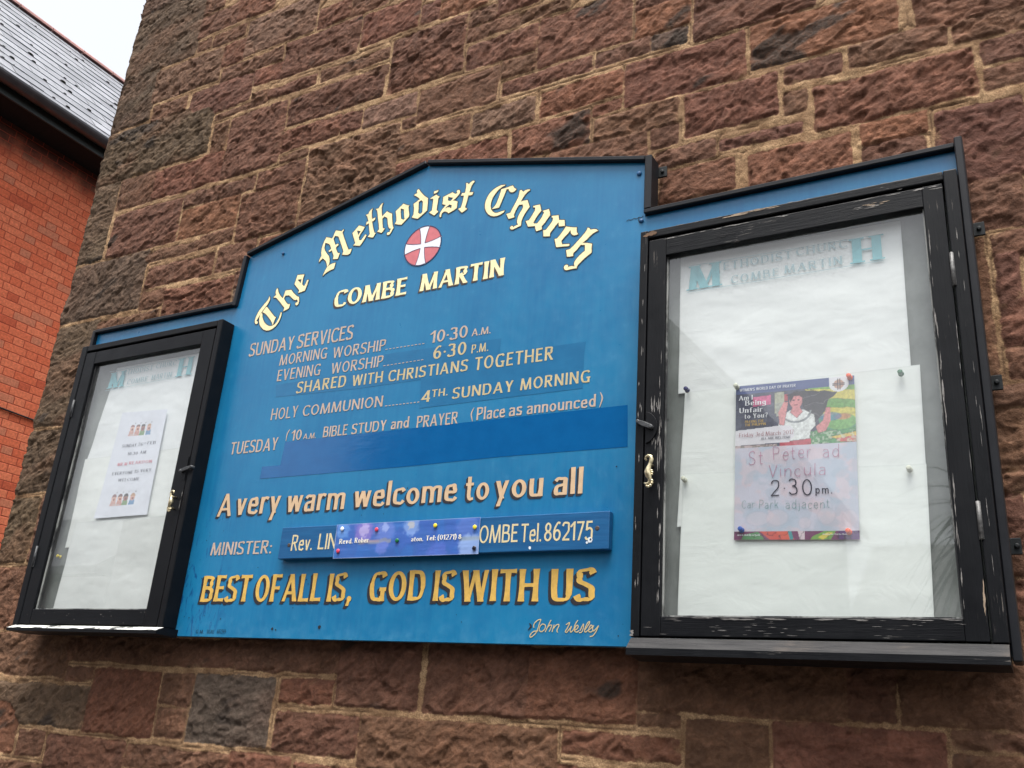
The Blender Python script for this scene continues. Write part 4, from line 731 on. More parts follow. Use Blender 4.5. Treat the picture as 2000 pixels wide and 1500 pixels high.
# ---- round emblem: flared white cross on a faded red disc
EC, ER = (-1.2255, 2.6915), .0535
def arm(k):
    a = k * math.pi / 2; pts = []
    for s in (-1, 1):
        L = [(.006 * s, .006)] + [(s * (.0065 + .0095 * (t ** 1.8)), .006 + t * (ER - .006)) for t in (.25, .5, .75, 1)]
        pts.append(L)
    P = pts[0] + pts[1][::-1]; ca, sa = math.cos(a), math.sin(a); return [(EC[0] + x * ca - z_ * sa, EC[1] + x * sa + z_ * ca) for x, z_ in P]
cross = [arm(k) for k in range(4)] + [[(EC[0] - .0068, EC[1] - .0068), (EC[0] + .0068, EC[1] - .0068), (EC[0] + .0068, EC[1] + .0068), (EC[0] - .0068, EC[1] + .0068)]]
circ = disc(EC, ER, 48); ol = outline_group([circ], .0013)
aol = []
for p in cross[:4]:
    for seq in (p[0:5], p[5:10]):
        for a, b in zip(seq, seq[1:]):
            d = (Vector(b) - Vector(a)).normalized(); n_ = Vector((-d.y, d.x)) * .0008; aol.append([tuple(Vector(a) + n_), tuple(Vector(a) - n_), tuple(Vector(b) - n_), tuple(Vector(b) + n_)])
link('emblem', flatset([([circ], 0), ([cross], 1), ([ol + aol], 2)], -.0008, .0002), [emb_red, emb_white, emb_line], panel)
# bolts, holes and a crack in the paint
blue_bolt = simple('blue_bolt', lin(34, 84, 128), .5, var=.2)
for x, z, r in ((-.6665, 2.752, .0055), (-1.688, 2.7635, .0045), (-.6585, 2.633, .0048)):
    b = BM(); b.lathe([(-.002, r), (.0025, r), (.0045, r * .75), (.005, 0.0005)], (x, 0, z)); link('bolt', b.me(), blue_bolt, nb)
hole = simple('dark_hole', (.012, .01, .012, 1), .9)
def irregular(c, r, s, n=14):
    q = random.Random(s); return [(c[0] + r * q.uniform(.75, 1.2) * math.cos(2 * math.pi * i / n), c[1] + r * q.uniform(.75, 1.2) * math.sin(2 * math.pi * i / n)) for i in range(n)]
rs = random.Random(31); marks = [[irregular((-1.3805, 1.7875), .0042, 1)], [irregular((-1.5155, 1.7822), .0032, 2)], [irregular((-1.505, 1.780), .0018, 3)]]
for k in range(46):
    x, z = (rs.uniform(-1.815, -.67), rs.uniform(1.77, 2.1)) if k < 30 else (rs.uniform(-1.79, -1.66), rs.uniform(1.77, 2.05)); marks.append([irregular((x, z), rs.uniform(.0006, .0016), k + 5, 7)])
crack = [[(-.693, 2.640), (-.688, 2.6425), (-.682, 2.6405), (-.676, 2.643), (-.670, 2.6405), (-.664, 2.6435), (-.659, 2.641), (-.655, 2.6445)], [(-.664, 2.6435), (-.6655, 2.636), (-.663, 2.630)]]
for s in crack:
    for a, b in zip(s, s[1:]):
        d = (Vector(b) - Vector(a)).normalized(); n_ = Vector((-d.y, d.x)) * .0007; marks.append([[tuple(Vector(a) + n_), tuple(Vector(a) - n_), tuple(Vector(b) - n_), tuple(Vector(b) + n_)]])
marks.append(stroke([(-.866, 1.8005), (-.862, 1.795), (-.868, 1.788)], .0018, .3))
link('paint_damage', flatset([(marks, 0)], -.0009, 0), [hole], panel)

# ------------------------------------------------------------------ minister's name plate, screwed to the board
pl = thing('name_plate', 'dark blue wooden name board with cream lettering screwed below the welcome line', 'sign', (-1.108, -.018, 1.934))
plm = Mat('dark_blue_wood'); pn = plm.noise(22, 5, .6, plm.coord((.5, 1, 5))); plm.set(color=plm.mix(plm.ramp(pn, .3, .75), lin(8, 76, 124), lin(16, 88, 136)), rough=.4, normal=plm.bump(pn, .25, .002))
b = BM(); b.box(-1.5165, -.700, -.018, -.0015, 1.9345, 2.0068, .0014); pbody = link('board', b.me(), plm.m, pl)
for w_ in PLATE_WORDS: link('lettering', flatset([(wordset([w_], .006)['np'], 0)], -.0184, 0), npl, pbody)
for x, z in ((-1.4885, 1.9655), (-.7245, 1.9745)):
    b = BM(); b.lathe([(-.002, .0046), (.0004, .0044), (.0007, .003)], (x, -.018, z)); link('screw', b.me(), simple('rusty_screw', (.05, .035, .03, 1), .6), pl)
fl = lettering_mat('white_flake', lin(206, 214, 220)); link('paint_flake', flatset([([[irregular((-.866, 1.9415), .0032, 8)], [irregular((-.7385, 1.9525), .0055, 12)], [irregular((-.7445, 1.948), .0025, 13)]], 0), ([[irregular((-.7372, 1.9535), .0022, 4)]], 1)], -.0187, .0002), [fl, ink], pbody)

# printed paper strip pinned over the plate
def sheet(name, corners, y, nu, nv, colfun, mat, wob=.0, label=None, cat=None, seed=0, group=None, thick=.0004):
    """paper: corners TL, TR, BR, BL in (x, z); colfun(u, v) -> rgb arrays, v from the top"""
    TL, TR, BR, BL = [np.array(c_) for c_ in corners]; u, v = np.meshgrid(np.linspace(0, 1, nu), np.linspace(1, 0, nv))
    X = (TL[0] * (1 - u) + TR[0] * u) * (1 - v) + (BL[0] * (1 - u) + BR[0] * u) * v; Z = (TL[1] * (1 - u) + TR[1] * u) * (1 - v) + (BL[1] * (1 - u) + BR[1] * u) * v
    Y = y - wob * (fbm(u * 3 + seed, v * 4 + seed, seed, 3) + .25 * np.maximum(0, fbm(u * 9 + seed, v * 16, seed + 3, 3) - .5)); me = grid_mesh(X, Y, Z); put_color(me, 'ink', colfun(u, v))
    o = link(name, me, mat, loc=((BL[0] + BR[0]) / 2, y, (BL[1] + BR[1]) / 2)); tag(o, label, cat, group); return o
def papermat(name, rough=.5, coat=0.0, spec=.4, bump=.0):
    q = Mat(name); q.set(color=q.attr('ink').outputs['Color'], rough=rough, coat=coat, coat_rough=.12, spec=spec)
    if bump: q.set(normal=q.bump(q.noise(11, 5, .6, q.coord((1, 1, 1.6)), 1.0), bump, .01))
    return q.m
A3 = lambda r, g, b: np.array(lin(r, g, b)[:3])
def lay(c, mask, rgb): m_ = np.clip(mask, 0, 1)[..., None]; return c * (1 - m_) + np.array(rgb) * m_
def stripcol(u, v):
    x = u * .37; zz = v * .075; c = np.broadcast_to(A3(58, 98, 168), u.shape + (3,)).copy()
    c = lay(c, sstep(.4, .65, fbm(x * 26, zz * 26, 3, 4)) * .6, A3(62, 96, 176)); c = lay(c, sstep(.5, .7, fbm(x * 40 + 9, zz * 30, 5, 4)) * .4, A3(50, 112, 186))
    for cx, cz, r, rgb, k in ((.02, .012, .022, (96, 142, 206), .8), (.077, .018, .03, (150, 120, 196), .5), (.077, .016, .017, (180, 170, 214), .7), (.132, .02, .034, (104, 126, 196), .6), (.132, .012, .012, (150, 168, 218), .7), (.128, .052, .02, (110, 128, 204), .6), (.2, .012, .024, (130, 160, 214), .75), (.2, .01, .01, (206, 196, 160), .5), (.34, .018, .03, (92, 118, 190), .6), (.35, .062, .034, (150, 176, 220), .7), (.27, .07, .03, (92, 110, 196), .5)):
        d = np.hypot(x - cx, zz - cz) + (fbm(x * 160, zz * 160, 8, 3) - .5) * .012; c = lay(c, sstep(r, r * .6, d) * k, A3(*rgb))
    c = lay(c, sstep(.006, .002, np.abs(zz - .041 - (fbm(x * 60, x * 0, 2, 2) - .5) * .008)) * ((x > .066) & (x < .152)) * .55, A3(150, 152, 140)); c = lay(c, sstep(.004, .001, np.abs(zz - .040)) * ((x > .085) & (x < .12)) * .5, A3(166, 140, 150))
    c = lay(c, sstep(.006, .002, np.abs(zz - .043)) * ((x > .322)) * .5, A3(140, 150, 140))
    edge = np.minimum(np.minimum(u, 1 - u) * .37, np.minimum(v, 1 - v) * .075); return lay(c, sstep(.0016, .0, edge) * .55, A3(176, 190, 214))
laminate = papermat('laminated_print', .35, .6, bump=.05)
strip = sheet('paper_strip', [(-1.3544, 2.0066), (-.9832, 2.0072), (-.9815, 1.9322), (-1.353, 1.9312)], -.0192, 200, 46, stripcol, laminate, .0012, 'blue violet printed paper strip pinned across the name board', 'notice', 2)
stl = lettering_mat('strip_letter', lin(232, 226, 206))
for w_ in STRIP_WORDS: link('lettering', flatset([(wordset([w_], 0)['st'], 0)], -.0215, 0), stl, strip)
PINC = {'white': (226, 232, 240), 'red': (206, 62, 88), 'green': (18, 104, 62), 'yellow': (226, 202, 48), 'black': (14, 16, 34), 'navy': (36, 38, 96), 'orange': (236, 92, 44), 'cream': (206, 208, 190), 'blue': (18, 78, 166)}
pinm = {k: simple(k + '_plastic', lin(*c_), .3, var=.04) for k, c_ in PINC.items()}; steel = simple('steel', (.55, .55, .56, 1), .3, 1.0)
def flat_pin(x, z, y, c_, label, group):
    o = thing('drawing_pin', label, 'pin', (x, y, z), group); b = BM(); b.lathe([(0, .0044), (.0012, .0048), (.002, .0044), (.0026, .003), (.0028, .0005)], (x, y, z)); link('head', b.me(), pinm[c_], o); return o
def push_pin(x, z, y, c_, label, group):
    o = thing('push_pin', label, 'pin', (x, y, z), group); b = BM(); ax = (-.05, -1, .12); b.lathe([(0, .0048), (.0012, .0048), (.002, .003), (.0062, .0026), (.0075, .0042), (.0105, .0042), (.0112, .003), (.0113, .0004)], (x, y - .0015, z), ax); link('head', b.me(), pinm[c_], o)
    b = BM(); b.tube([(x, y - .002, z), (x, y + .004, z)], .0006, 6); link('needle', b.me(), steel, o); return o
SL = {0: 'white drawing pin at the top left corner of the paper strip', 1: 'red drawing pin in a pale glow on the paper strip top edge', 2: 'green drawing pin in the middle of the strip on the smudged name', 3: 'yellow drawing pin in a pale flower on the strip top edge', 4: 'yellow drawing pin at the top right corner of the paper strip', 5: 'black drawing pin at the bottom right corner of the paper strip', 6: 'red drawing pin at the bottom left corner of the paper strip'}
for i, (x, z, c_) in enumerate(PINS['strip']): flat_pin(x, z, -.0212, c_, SL[i], 'drawing pins holding the paper strip')

# ================================================================== GLAZED CABINETS
def worn(name, horiz, amt, base=(.0035, .004, .0052), wood=(150, 142, 134)):
    q = Mat(name); g = (1.2, 1, 26) if horiz else (26, 1, 1.2)
    gr = q.noise(14, 6, .7, q.coord(g)); n_ = q.noise(22, 5, .65); bigm = q.noise(5, 4, .6)
    c_ = q.mix(n_, tuple(x * .7 for x in base) + (1,), tuple(x * 1.7 for x in base) + (1,))
    ck = q.math('MULTIPLY', q.ramp(gr, .64 - amt * .04, .70 - amt * .04), q.ramp(bigm, .60 - amt * .04, .66 - amt * .04))
    c_ = q.mix(q.math('MULTIPLY', ck, .8 * min(1, amt)), c_, q.mix(n_, lin(*[int(x * .6) for x in wood]), lin(*wood)))
    hgt_ = q.math('SUBTRACT', q.math('MULTIPLY', gr, .6), q.math('MULTIPLY', ck, .8)); q.set(color=c_, rough=q.ramp(n_, .2, .8, .36, .55), spec=.16, normal=q.bump(hgt_, .18 + .3 * min(1, amt), .0022)); return q.m
BW_H, BW_V = worn('worn_black_paint_rail', True, 1.0), worn('worn_black_paint_stile', False, .8); BK_H, BK_V = worn('black_paint_rail', True, .15), worn('black_paint_stile', False, .12)
glass = Mat('window_glass'); gt = glass.node('ShaderNodeBsdfTransparent'); gt.inputs[0].default_value = (.98, .985, .983, 1); gg = glass.node('ShaderNodeBsdfGlossy'); gg.inputs['Roughness'].default_value = .015
fr = glass.node('ShaderNodeFresnel'); fr.inputs[0].default_value = 1.52; geo = glass.node('ShaderNodeNewGeometry'); ms = glass.node('ShaderNodeMixShader'); fac = glass.math('MULTIPLY', fr.outputs[0], glass.math('SUBTRACT', 1.0, geo.outputs['Backfacing'])); fac = glass.math('MULTIPLY', fac, 2.0)
glass.l.new(fac, ms.inputs[0]); glass.l.new(gt.outputs[0], ms.inputs[1]); glass.l.new(gg.outputs[0], ms.inputs[2])
df = glass.node('ShaderNodeBsdfDiffuse'); df.inputs[0].default_value = (.6, .62, .62, 1); ms2 = glass.node('ShaderNodeMixShader'); glass.l.new(glass.ramp(glass.noise(6, 5, .7), .35, .8, .012, .075), ms2.inputs[0]); glass.l.new(ms.outputs[0], ms2.inputs[1]); glass.l.new(df.outputs[0], ms2.inputs[2]); glass.l.new(ms2.outputs[0], glass.out.inputs[0])
felt = Mat('grey_green_backing'); fn_ = felt.noise(7, 6, .65); felt.set(color=felt.mix(felt.ramp(fn_, .3, .72), lin(104, 110, 106), lin(136, 142, 138)), rough=.9); 
bk_spots = felt.voronoi(9).outputs['Distance']
felt.set(color=felt.mix(felt.ramp(bk_spots, .05, .02, 0, .6), felt.mix(felt.ramp(fn_, .3, .72), lin(104, 110, 106), lin(136, 142, 138)), lin(54, 56, 52)))
iron = simple('dark_iron', (.045, .047, .05, 1), .5, .2, var=.35, scale=90, bump=.3); hinge_m = simple('worn_hinge', (.13, .128, .125, 1), .55, .3, var=.5, scale=120, bump=.4); brass = simple('tarnished_brass', lin(196, 184, 150), .32, .85, var=.3, scale=120, bump=.25)
putty = Mat('putty'); pt_ = putty.noise(24, 5, .7, putty.coord((1, 1, .35))); putty.set(color=putty.mix(putty.ramp(pt_, .42, .6), (.02, .021, .023, 1), lin(150, 152, 148)), rough=.8)
white_peel = Mat('peeling_white_paint'); wp = white_peel.noise(20, 6, .68, white_peel.coord((.6, 1, 1.6))); white_peel.set(color=white_peel.mix(white_peel.ramp(wp, .44, .5), (.016, .018, .02, 1), lin(206, 206, 200)), rough=.6)
sill_wood = Mat('weathered_sill'); sw1 = sill_wood.noise(9, 6, .7, sill_wood.coord((1.2, 1, 22))); sw2 = sill_wood.noise(4.5, 4, .6)
swc = sill_wood.mix(sill_wood.ramp(sw1, .3, .7), lin(20, 20, 22), lin(50, 49, 49)); swc = sill_wood.mix(sill_wood.math('MULTIPLY', sill_wood.ramp(sw2, .55, .68), sill_wood.ramp(sw1, .35, .6)), swc, lin(70, 62, 56)); sill_wood.set(color=swc, rough=.8, normal=sill_wood.bump(sw1, .7, .003))

def cabinet(label, x0, x1, z0, z1, dr, gl, mats, sill_prof, sill_x, sill_mat, hinge_x, hinges):
    """dr, gl: door and glass rectangles (x0, x1, z0, z1)"""
    H_, V_ = mats; f = -.044
    t = thing('display_cabinet', label, 'cabinet', ((x0 + x1) / 2, -.02, z0))
    b = BM(); w = .0135
    b.box(x0, dr[0] - .0022, f, -.0008, z0, z1, .0022, 1); b.box(dr[1] + .003, x1, f, -.0008, z0, z1, .0022, 1)
    b.box(dr[0] - .0018, dr[1] + .0026, f + .0005, -.0008, dr[3] + .006, z1 - .0004, .0022, 0); b.box(dr[0] - .0018, dr[1] + .0026, f + .014, -.0008, z0 + .0005, dr[2] - .0025, .001, 0)
    case = link('case', b.me(), [H_, V_], t)
    b = BM(); ya, yb = f + .0012, f + .021
    b.box(dr[0], gl[0], ya, yb, dr[2], dr[3], .0016, 1); b.box(gl[1], dr[1], ya, yb, dr[2], dr[3], .0016, 1); b.box(gl[0] + .0001, gl[1] - .0001, ya + .0003, yb, gl[3], dr[3] - .0003, .0016, 0); b.box(gl[0] + .0001, gl[1] - .0001, ya + .0003, yb, dr[2] + .0003, gl[2], .0016, 0)
    door = link('door', b.me(), [H_, V_], t)
    b = BM(); b.box(gl[0] - .004, gl[1] + .004, f + .013, f + .0158, gl[2] - .004, gl[3] + .004); link('glass_pane', b.me(), glass.m, door)
    b = BM(); e = .0028
    b.box(gl[0], gl[0] + e, f + .0095, f + .0128, gl[2] + e, gl[3]); b.box(gl[1] - e, gl[1], f + .0095, f + .0128, gl[2] + e, gl[3]); b.box(gl[0], gl[1], f + .0095, f + .0128, gl[2], gl[2] + e); link('glazing_putty', b.me(), putty.m, door)
    for hz0, hz1 in hinges:
        b = BM(); b.tube([(hinge_x, f - .001, hz0), (hinge_x, f - .001, hz1)], .0032, 10); zz = hz0 + .012
        b.box(hinge_x - .0034, hinge_x + .0034, f - .0006, f + .003, hz0, hz1, .0005); link('hinge', b.me(), hinge_m if mats[0] is BW_H else iron, door)
    b = BM(); b.box(x0 + .006, x1 - .006, -.0045, -.0006, z0 + .004, z1 - .004); link('backing_board', b.me(), felt.m, t)
    b = BM(); b.prism(sill_prof, 'x', *sill_x); me_ = b.me(); 
    for p in me_.polygons: p.material_index = 1 if (p.normal.z > .2 and p.normal.y < -.2) else 0
    sill = link('sill', me_, [H_, sill_mat], t)
    return t, door, case, sill
LC, LD, LCASE, LS = cabinet('tall narrow black glazed cabinet at the left end with white peeling sill', -2.391, -1.8205, 1.7765, 2.5735, (-2.3645, -1.8413, 1.7795, 2.5495), (-2.3215, -1.888, 1.8175, 2.511), (BK_H, BK_V), [(-.0009, 1.776), (-.0445, 1.7762), (-.0645, 1.7675), (-.0645, 1.7598), (-.0009, 1.757)], (-2.378, -1.8125), white_peel.m, -2.3655, ((2.352, 2.404), (1.928, 1.984)))
RC, RD, RCASE, RS = cabinet('wide weathered black glazed cabinet at the right end with flaking paint', -.6425, -.0545, 1.774, 2.5795, (-.6235, -.0795, 1.7755, 2.5555), (-.5875, -.1125, 1.8095, 2.5155), (BW_H, BW_V), [(-.0009, 1.7735), (-.0445, 1.7725), (-.066, 1.7535), (-.0665, 1.742), (-.0009, 1.737)], (-.640, -.0555), sill_wood.m, -.0765, ((2.354, 2.416), (1.926, 1.985)))
# flaked paint showing bare wood
tan = lettering_mat('bare_wood', lin(150, 132, 112), .3, .8); grey = lettering_mat('bare_grey_wood', lin(122, 119, 116), .35, .8); brw = lettering_mat('broken_wood', lin(104, 78, 56), .3, .8); dkw = lettering_mat('dark_crack', (.006, .006, .007, 1), .2, .8)
def flakes(spec, y, parent, seed):
    q = random.Random(seed); G = {0: [], 1: [], 2: [], 3: []}
    for (xa, xb, za, zb, n, ln_, th, horiz, mi) in spec:
        for k in range(n):
            x, z_ = q.uniform(xa, xb), q.uniform(za, zb); L = ln_ * q.uniform(.4, 1.2); T = th * q.uniform(.5, 1.2); m_ = 9; P = []
            for i in range(m_ + 1): P.append((i / m_ - .5, .5 * q.uniform(.25, 1) * math.sin(math.pi * (i + .3) / (m_ + .6))))
            for i in range(m_, -1, -1): P.append((i / m_ - .5, -.5 * q.uniform(.25, 1) * math.sin(math.pi * (i + .3) / (m_ + .6))))
            G[mi].append([[(x + a * L, z_ + b_ * T) if horiz else (x + b_ * T, z_ + a * L) for a, b_ in P]])
    link('flaked_paint', flatset([([g], i) for i in G for g in G[i]], y, .000008), [tan, grey, brw, dkw], parent)
flakes([(-.47, -.36, 2.5725, 2.577, 12, .03, .0036, True, 0), (-.62, -.10, 2.576, 2.578, 14, .02, .0016, True, 1), (-.634, -.616, 2.566, 2.573, 7, .02, .009, True, 2), (-.641, -.632, 1.777, 1.786, 5, .008, .005, True, 1), (-.638, -.629, 1.79, 2.5, 16, .02, .0022, False, 1), (-.2, -.06, 2.558, 2.576, 4, .012, .001, True, 1), (-.066, -.058, 1.83, 2.5, 12, .03, .0012, False, 1)], -.0442, RCASE, 3)
flakes([(-.6, -.1, 2.5515, 2.5538, 16, .03, .0026, True, 1), (-.49, -.45, 2.53, 2.545, 10, .018, .0022, True, 3), (-.21, -.17, 2.535, 2.545, 9, .016, .0022, True, 0), (-.22, -.17, 2.533, 2.547, 5, .02, .0016, True, 1), (-.13, -.085, 2.546, 2.553, 6, .022, .003, True, 1), (-.615, -.592, 2.185, 2.215, 12, .022, .0026, False, 1), (-.615, -.592, 2.10, 2.135, 10, .018, .0022, False, 1), (-.597, -.589, 1.84, 2.33, 26, .032, .0026, False, 1), (-.1115, -.1075, 1.83, 2.48, 26, .034, .0022, False, 1), (-.615, -.10, 1.777, 1.806, 30, .014, .0008, True, 1), (-.58, -.12, 1.8045, 1.8085, 24, .035, .002, True, 1), (-.5, -.35, 1.78, 1.80, 14, .012, .0009, True, 1), (-.083, -.0805, 1.82, 1.86, 6, .03, .0032, False, 0), (-.082, -.080, 2.05, 2.3, 6, .03, .0014, False, 1)], -.0430, RD, 4)
flakes([(-2.34, -1.87, 1.783, 1.812, 16, .004, .0018, True, 1), (-1.845, -1.842, 2.06, 2.13, 4, .02, .0018, False, 1), (-2.3, -1.9, 2.515, 2.54, 4, .005, .002, True, 3)], -.0430, LD, 5)
def half_plate(cx, cz, rx, rz, side):
    n = 14; return [(cx + side * rx * math.sin(math.pi * i / n) ** 1.2, cz - rz * math.cos(math.pi * i / n)) for i in range(n + 1)]
def catch(cx, cz, rx, rz, side, la, lb, door):
    b = BM(); b.prism(half_plate(cx, cz, rx, rz, side), 'y', -.0462, -.0429, .0006); link('catch_plate', b.me(), BK_V, door); b = BM()
    A, B_ = Vector(la), Vector(lb); d = (B_ - A).normalized(); n_ = Vector((-d.y, d.x)); P = [A + n_ * .003, A - n_ * .003, A * .6 + B_ * .4 - n_ * .0052, B_ - n_ * .0042, B_ + n_ * .0042, A * .6 + B_ * .4 + n_ * .0045]
    b.prism([tuple(p) for p in P], 'y', -.0525, -.0485, .0008); b.lathe([(-.004, .0035), (.0095, .0042), (.0105, .002)], (B_.x, -.043, B_.y)); b.lathe([(-.002, .0038), (.0085, .0038), (.0095, .002)], (A.x, -.0435, A.y)); link('catch', b.me(), iron, door)
catch(-.6205, 2.1555, .0225, .031, 1, (-.635, 2.1672), (-.6085, 2.1545), RD); catch(-1.8425, 2.1645, .0165, .031, -1, (-1.8225, 2.1655), (-1.8575, 2.1575), LD)
def seahorse(cx, z0, h, flip, door):
    k = h / 60 * 1000; b = BM(); yb = -.058
    P = [(-4, 51), (-6.5, 54), (-5, 58.5), (-.5, 60), (4, 58), (5.5, 53), (4, 47), (1.5, 41), (-.5, 35), (-1.5, 29), (0, 22), (2.5, 16), (3, 11), (0, 7), (-4, 6.5), (-8, 8.5)]; R = [1.9, 2.1, 2.6, 3.1, 3.6, 3.8, 3.5, 3.7, 5.4, 7.0, 6.0, 4.0, 3.2, 3.0, 2.6, 1.6]
    b.tube([(cx + flip * x * k / 1000, yb, z0 + z_ * k / 1000) for x, z_ in P], [r * k / 1000 for r in R], 12)
    for x, z_, r in ((6, 31, 2.6), (7, 27.5, 2.4), (6.5, 24, 2.2), (6.5, 12, 3.2), (6.5, 7.5, 3.2), (4, 3.5, 3.2), (0, 1.5, 3), (-3, 2.5, 2.6)): b.blob((cx + flip * x * k / 1000, yb, z0 + z_ * k / 1000), (r * k / 1000, r * k / 1300, r * k / 1000))
    for z_ in (44, 12): b.tube([(cx + flip * .002, -.0435, z0 + z_ * k / 1000), (cx + flip * .002, yb, z0 + z_ * k / 1000)], .003, 8)
    link('knob', b.me(), brass, door, smooth=True)
seahorse(-.6085, 2.0365, .0595, 1, RD); seahorse(-1.861, 2.052, .052, -1, LD)

# ------------------------------------------------------------------ papers
paper = papermat('white_paper', .55, .25, .4, .12); poster_m = papermat('poster_print', .4, .35, .4, .03)
def plain(r, g, b_, amt=.03, s=0):
    def f(u, v): 
        c_ = np.broadcast_to(A3(r, g, b_), u.shape + (3,)).copy(); k_ = 1 + (fbm(u * 4 + s, v * 4, s, 4)[..., None] - .5) * amt; ed = np.minimum(np.minimum(u, 1 - u), np.minimum(v, 1 - v)); return lay(c_ * k_, sstep(.004, .002, ed) * .2, A3(150, 156, 156))
    return f
G3 = 'white sheets in the right cabinet'; G4 = 'white sheets in the left cabinet'
hR = sheet('paper_sheet', [(-.5675, 2.5225), (-.1548, 2.5155), (-.158, 2.222), (-.5710, 2.2305)], -.0065, 110, 80, plain(238, 242, 240, .03, 1), paper, .0045, 'topmost white sheet in the wide cabinet with faded teal METHODIST CHURCH heading', 'paper', 1, G3)
sheet('paper_sheet', [(-.557, 2.2315), (-.1437, 2.2335), (-.150, 1.99), (-.5705, 1.9725)], -.0085, 110, 70, plain(237, 242, 238, .03, 2), paper, .0025, 'blank middle white sheet behind the colourful poster in the wide cabinet', 'paper', 5, G3)
sheet('paper_sheet', [(-.559, 2.071), (-.147, 2.0595), (-.1555, 1.806), (-.5675, 1.806)], -.0112, 110, 70, plain(237, 243, 238, .03, 3), paper, .002, 'blank lowest white sheet below the poster in the wide cabinet', 'paper', 8, G3)
hL = sheet('paper_sheet', [(-2.2585, 2.503), (-1.84, 2.503), (-1.846, 2.205), (-2.30, 2.2)], -.0065, 90, 80, plain(236, 240, 240, .03, 4), paper, .004, 'topmost white sheet in the narrow cabinet with pale teal METHODIST CHURCH heading', 'paper', 11, G4)
sheet('paper_sheet', [(-2.3015, 2.2335), (-1.86, 2.236), (-1.862, 1.98), (-2.297, 1.985)], -.0085, 90, 60, plain(234, 238, 234, .04, 5), paper, .003, 'blank creased white sheet behind the printed notice in the narrow cabinet', 'paper', 14, G4)
sheet('paper_sheet', [(-2.273, 2.052), (-1.862, 2.055), (-1.868, 1.813), (-2.2815, 1.813)], -.0112, 90, 60, plain(234, 238, 235, .04, 6), paper, .003, 'blank lowest white sheet below the printed notice in the narrow cabinet', 'paper', 17, G4)
tealT = lettering_mat('teal_print', lin(128, 196, 204), .05, .6); tealt = lettering_mat('pale_teal_print', lin(168, 198, 203), .05, .6)
def header(data, par_, y):
    wds, lns = data; P = {'T': [], 't': []}
    for t, x0, x1, zb, cap, st in wds: P[st].extend(text(t, x0 / 1e4, x1 / 1e4, zb / 1e4, cap / 1e4, **(dict(v=.2, h=.06, flare=0, asym=.6, serif=.06, gap=.2) if st == 'T' else dict(v=.13, h=.075, flare=0, asym=.4, serif=.035, gap=.22))))
    L = [[[(a / 1e4, b_ / 1e4), (c_ / 1e4, d / 1e4), (c_ / 1e4, d / 1e4 + .0011), (a / 1e4, b_ / 1e4 + .0011)]] for a, b_, c_, d in lns]
    for g_ in P['T']: link('lettering', flatset([([g_], 0)], y, 0), tealT, par_)
    i = 0
    for t, *_r in wds:
        if _r[-1] == 't': link('lettering', flatset([(P['t'][i:i + len(t)], 0)], y, 0), tealt, par_); i += len(t)
    for l_ in L: link('ruled_line', flatset([([l_], 0)], y, 0), tealt, par_)
header(HEAD_RIGHT, hR, -.0122); header(HEAD_LEFT, hL, -.0122)

def inpoly(u, v, P):
    r = np.zeros(u.shape, bool); n = len(P)
    for i in range(n):
        (xa, ya), (xb, yb) = P[i], P[(i + 1) % n]
        if ya == yb: continue
        c_ = ((ya > v) != (yb > v)) & (u < (xb - xa) * (v - ya) / (yb - ya) + xa); r ^= c_
    return r
def onsheet(corners, t, u0, u1, vb, cap, asp, **k):
    """text set in the sheet's own coordinates (u right, v down), asp = height / width"""
    TL, TR, BR, BL = [np.array(c_) for c_ in corners]; out = []
    for g in text(t, u0, u1, -vb * asp, cap * asp, **k):
        gg_ = []
        for q in g:
            w_ = []
            for x, z_ in q:
                v_ = -z_ / asp; p = (TL * (1 - x) + TR * x) * (1 - v_) + (BL * (1 - x) + BR * x) * v_; w_.append((float(p[0]), float(p[1])))
            gg_.append(w_)
        out.append(gg_)
    return out
PC = [(-.4570, 2.2290), (-.2493, 2.2250), (-.2562, 1.9378), (-.4645, 1.9440)]
